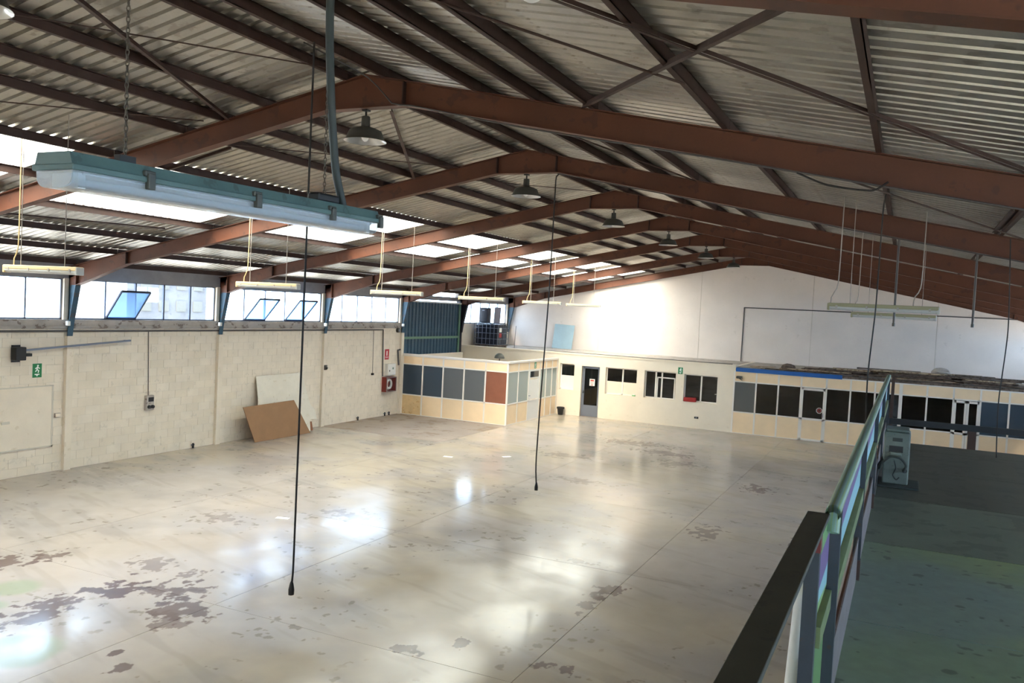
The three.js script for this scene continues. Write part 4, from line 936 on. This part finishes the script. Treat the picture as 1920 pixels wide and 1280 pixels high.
  {
    const up = box(18.462, 18.468, Y + 0.66, Y + 0.96, 5.2, 5.69), p = up.attributes.position, uv = up.attributes.uv;
    for (let k = 0; k < p.count; k++) uv.setXY(k, (5.69 - p.getZ(k)) / 2.5, (p.getY(k) - Y - 0.66) / 0.3);
    wpart('infill_plate', up, M.signPrint, near);
    wpart('mid_rail', box(18.445, 18.49, Y + 0.56, Y + 0.64, 5.2, 5.69), M.midGreen, near);
    wpart('lower_plate', box(18.462, 18.468, Y + 0.02, Y + 0.54, 5.2, 5.69), std({ color: srgb(96, 132, 76), roughness: 0.6 }), near);
  }
  // white pole outside the railing
  {
    const p1 = V(18.357, 3.536, 4.957), p2 = V(18.342, 2.966, 5.1), d = V().subVectors(p1, p2).normalize();
    const base = p1.clone().addScaledVector(d, -p1.y / d.y), tip = p1.clone().addScaledVector(d, 0.12);
    const pole = thing('leaning_pole', 'white tubular pole leaning against the outside of the railing', 'pole', [base.x, 0, base.z]);
    wpart('tube', rod(base, tip, 0.028, 16), M.white, pole);
    wpart('foot', rod(base, base.clone().addScaledVector(d, 0.06), 0.031, 16), M.rubber, pole);
  }
  // guard rail across the far end
  const end = thing('end_guardrail', 'black bar guardrail across the far end of the walkway', 'railing', [21, Y, Z0]);
  wpart('bar', box(18.53, WID - 0.05, Y + 0.27, Y + 0.36, Z0 - 0.02, Z0 + 0.03), M.black, end);
  [19.66, 21.9].forEach((x) => wpart('post', box(x - 0.055, x + 0.055, Y - 0.05, Y + 0.3, Z0 - 0.03, Z0 + 0.02), M.postBrown, end));
  wpart('end_post', box(18.53, 18.575, Y, Y + 1.0, Z0 - 0.02, Z0 + 0.025), M.postBrown, end);

  // grey machine on the walkway
  const mc = thing('floor_machine', 'grey-green metal machine cabinet on the walkway beside the railing', 'machine', [18.68, Y, -1.35]);
  M.machine = std({ map: mottled([106, 115, 106], 0.07, 0.4, 0.3, [90, 98, 90]), roughness: 0.5 });
  M.machineDark = std({ color: srgb(50, 56, 52), roughness: 0.6 });
  wpart('base_plate', rbox(18.5, 18.92, Y, Y + 0.025, -1.62, -1.08, 0.004, 1), M.machineDark, mc);
  const cab = wpart('cabinet', rbox(18.545, 18.81, Y + 0.025, Y + 0.6, -1.56, -1.2, 0.018, 3), M.machine, mc);
  wpart('lid', rbox(18.56, 18.795, Y + 0.6, Y + 0.635, -1.54, -1.22, 0.012, 2), M.machine, mc);
  wpart('name_plate', box(18.63, 18.73, Y + 0.5, Y + 0.54, -1.2, -1.196), M.machineDark, cab);
  wpart('slot', mg([box(18.6, 18.74, Y + 0.38, Y + 0.45, -1.2, -1.195)]), M.black, cab);
  wpart('slot_lip', rbox(18.61, 18.73, Y + 0.345, Y + 0.385, -1.2, -1.14, 0.008), M.machine, cab);
  wpart('lever', tube([V(18.5, Y + 0.12, -1.1), V(18.54, Y + 0.26, -1.08), V(18.62, Y + 0.34, -1.09), V(18.72, Y + 0.33, -1.1), V(18.78, Y + 0.26, -1.1), V(18.76, Y + 0.18, -1.1)], 0.013, 40, 10), M.machineDark, mc);
  wpart('crank', mg([tube([V(18.66, Y + 0.3, -1.12), V(18.68, Y + 0.22, -1.11), V(18.655, Y + 0.14, -1.12), V(18.69, Y + 0.09, -1.12), V(18.72, Y + 0.12, -1.12)], 0.007, 40, 6), (() => { const g = new THREE.CylinderGeometry(0.026, 0.026, 0.06, 16); g.rotateX(Math.PI / 2); g.translate(18.77, Y + 0.2, -1.13); return plain(g); })()]), M.machineDark, mc);
  wpart('hose', tube([V(18.55, Y + 0.3, -1.25), V(18.5, Y + 0.2, -1.1), V(18.49, Y + 0.06, -0.9), V(18.49, Y + 0.02, -0.4)], 0.018, 30, 8), M.rubber, mc);
}

// ================================================================ OUTSIDE
{
  const ground = mesh('ground', box(-60, 60, -0.5, -0.32, -80, 60), std({ map: mottled([190, 184, 174], 0.06, 9), roughness: 0.95 })); tag(ground, null, null, null, 'structure');
  const b = thing('neighbour_building', 'pale rendered building seen through the open window band', 'building', [-11, -0.32, -20]);
  M.render = std({ map: mottled([78, 79, 82], 0.12, 3, 0.3, [66, 67, 70]), roughness: 0.9 });
  wpart('wall', box(-14, -9, -0.32, 9, -18.3, -14.2), M.render, b);
  for (const y of [2.9, 3.7, 4.6]) for (const z of [-15.1, -16.0, -16.9, -17.8]) wpart('window', box(-9.02, -8.97, y, y + 0.45, z - 0.25, z + 0.25), M.enamel, b);
}

renderer.render(scene, camera);
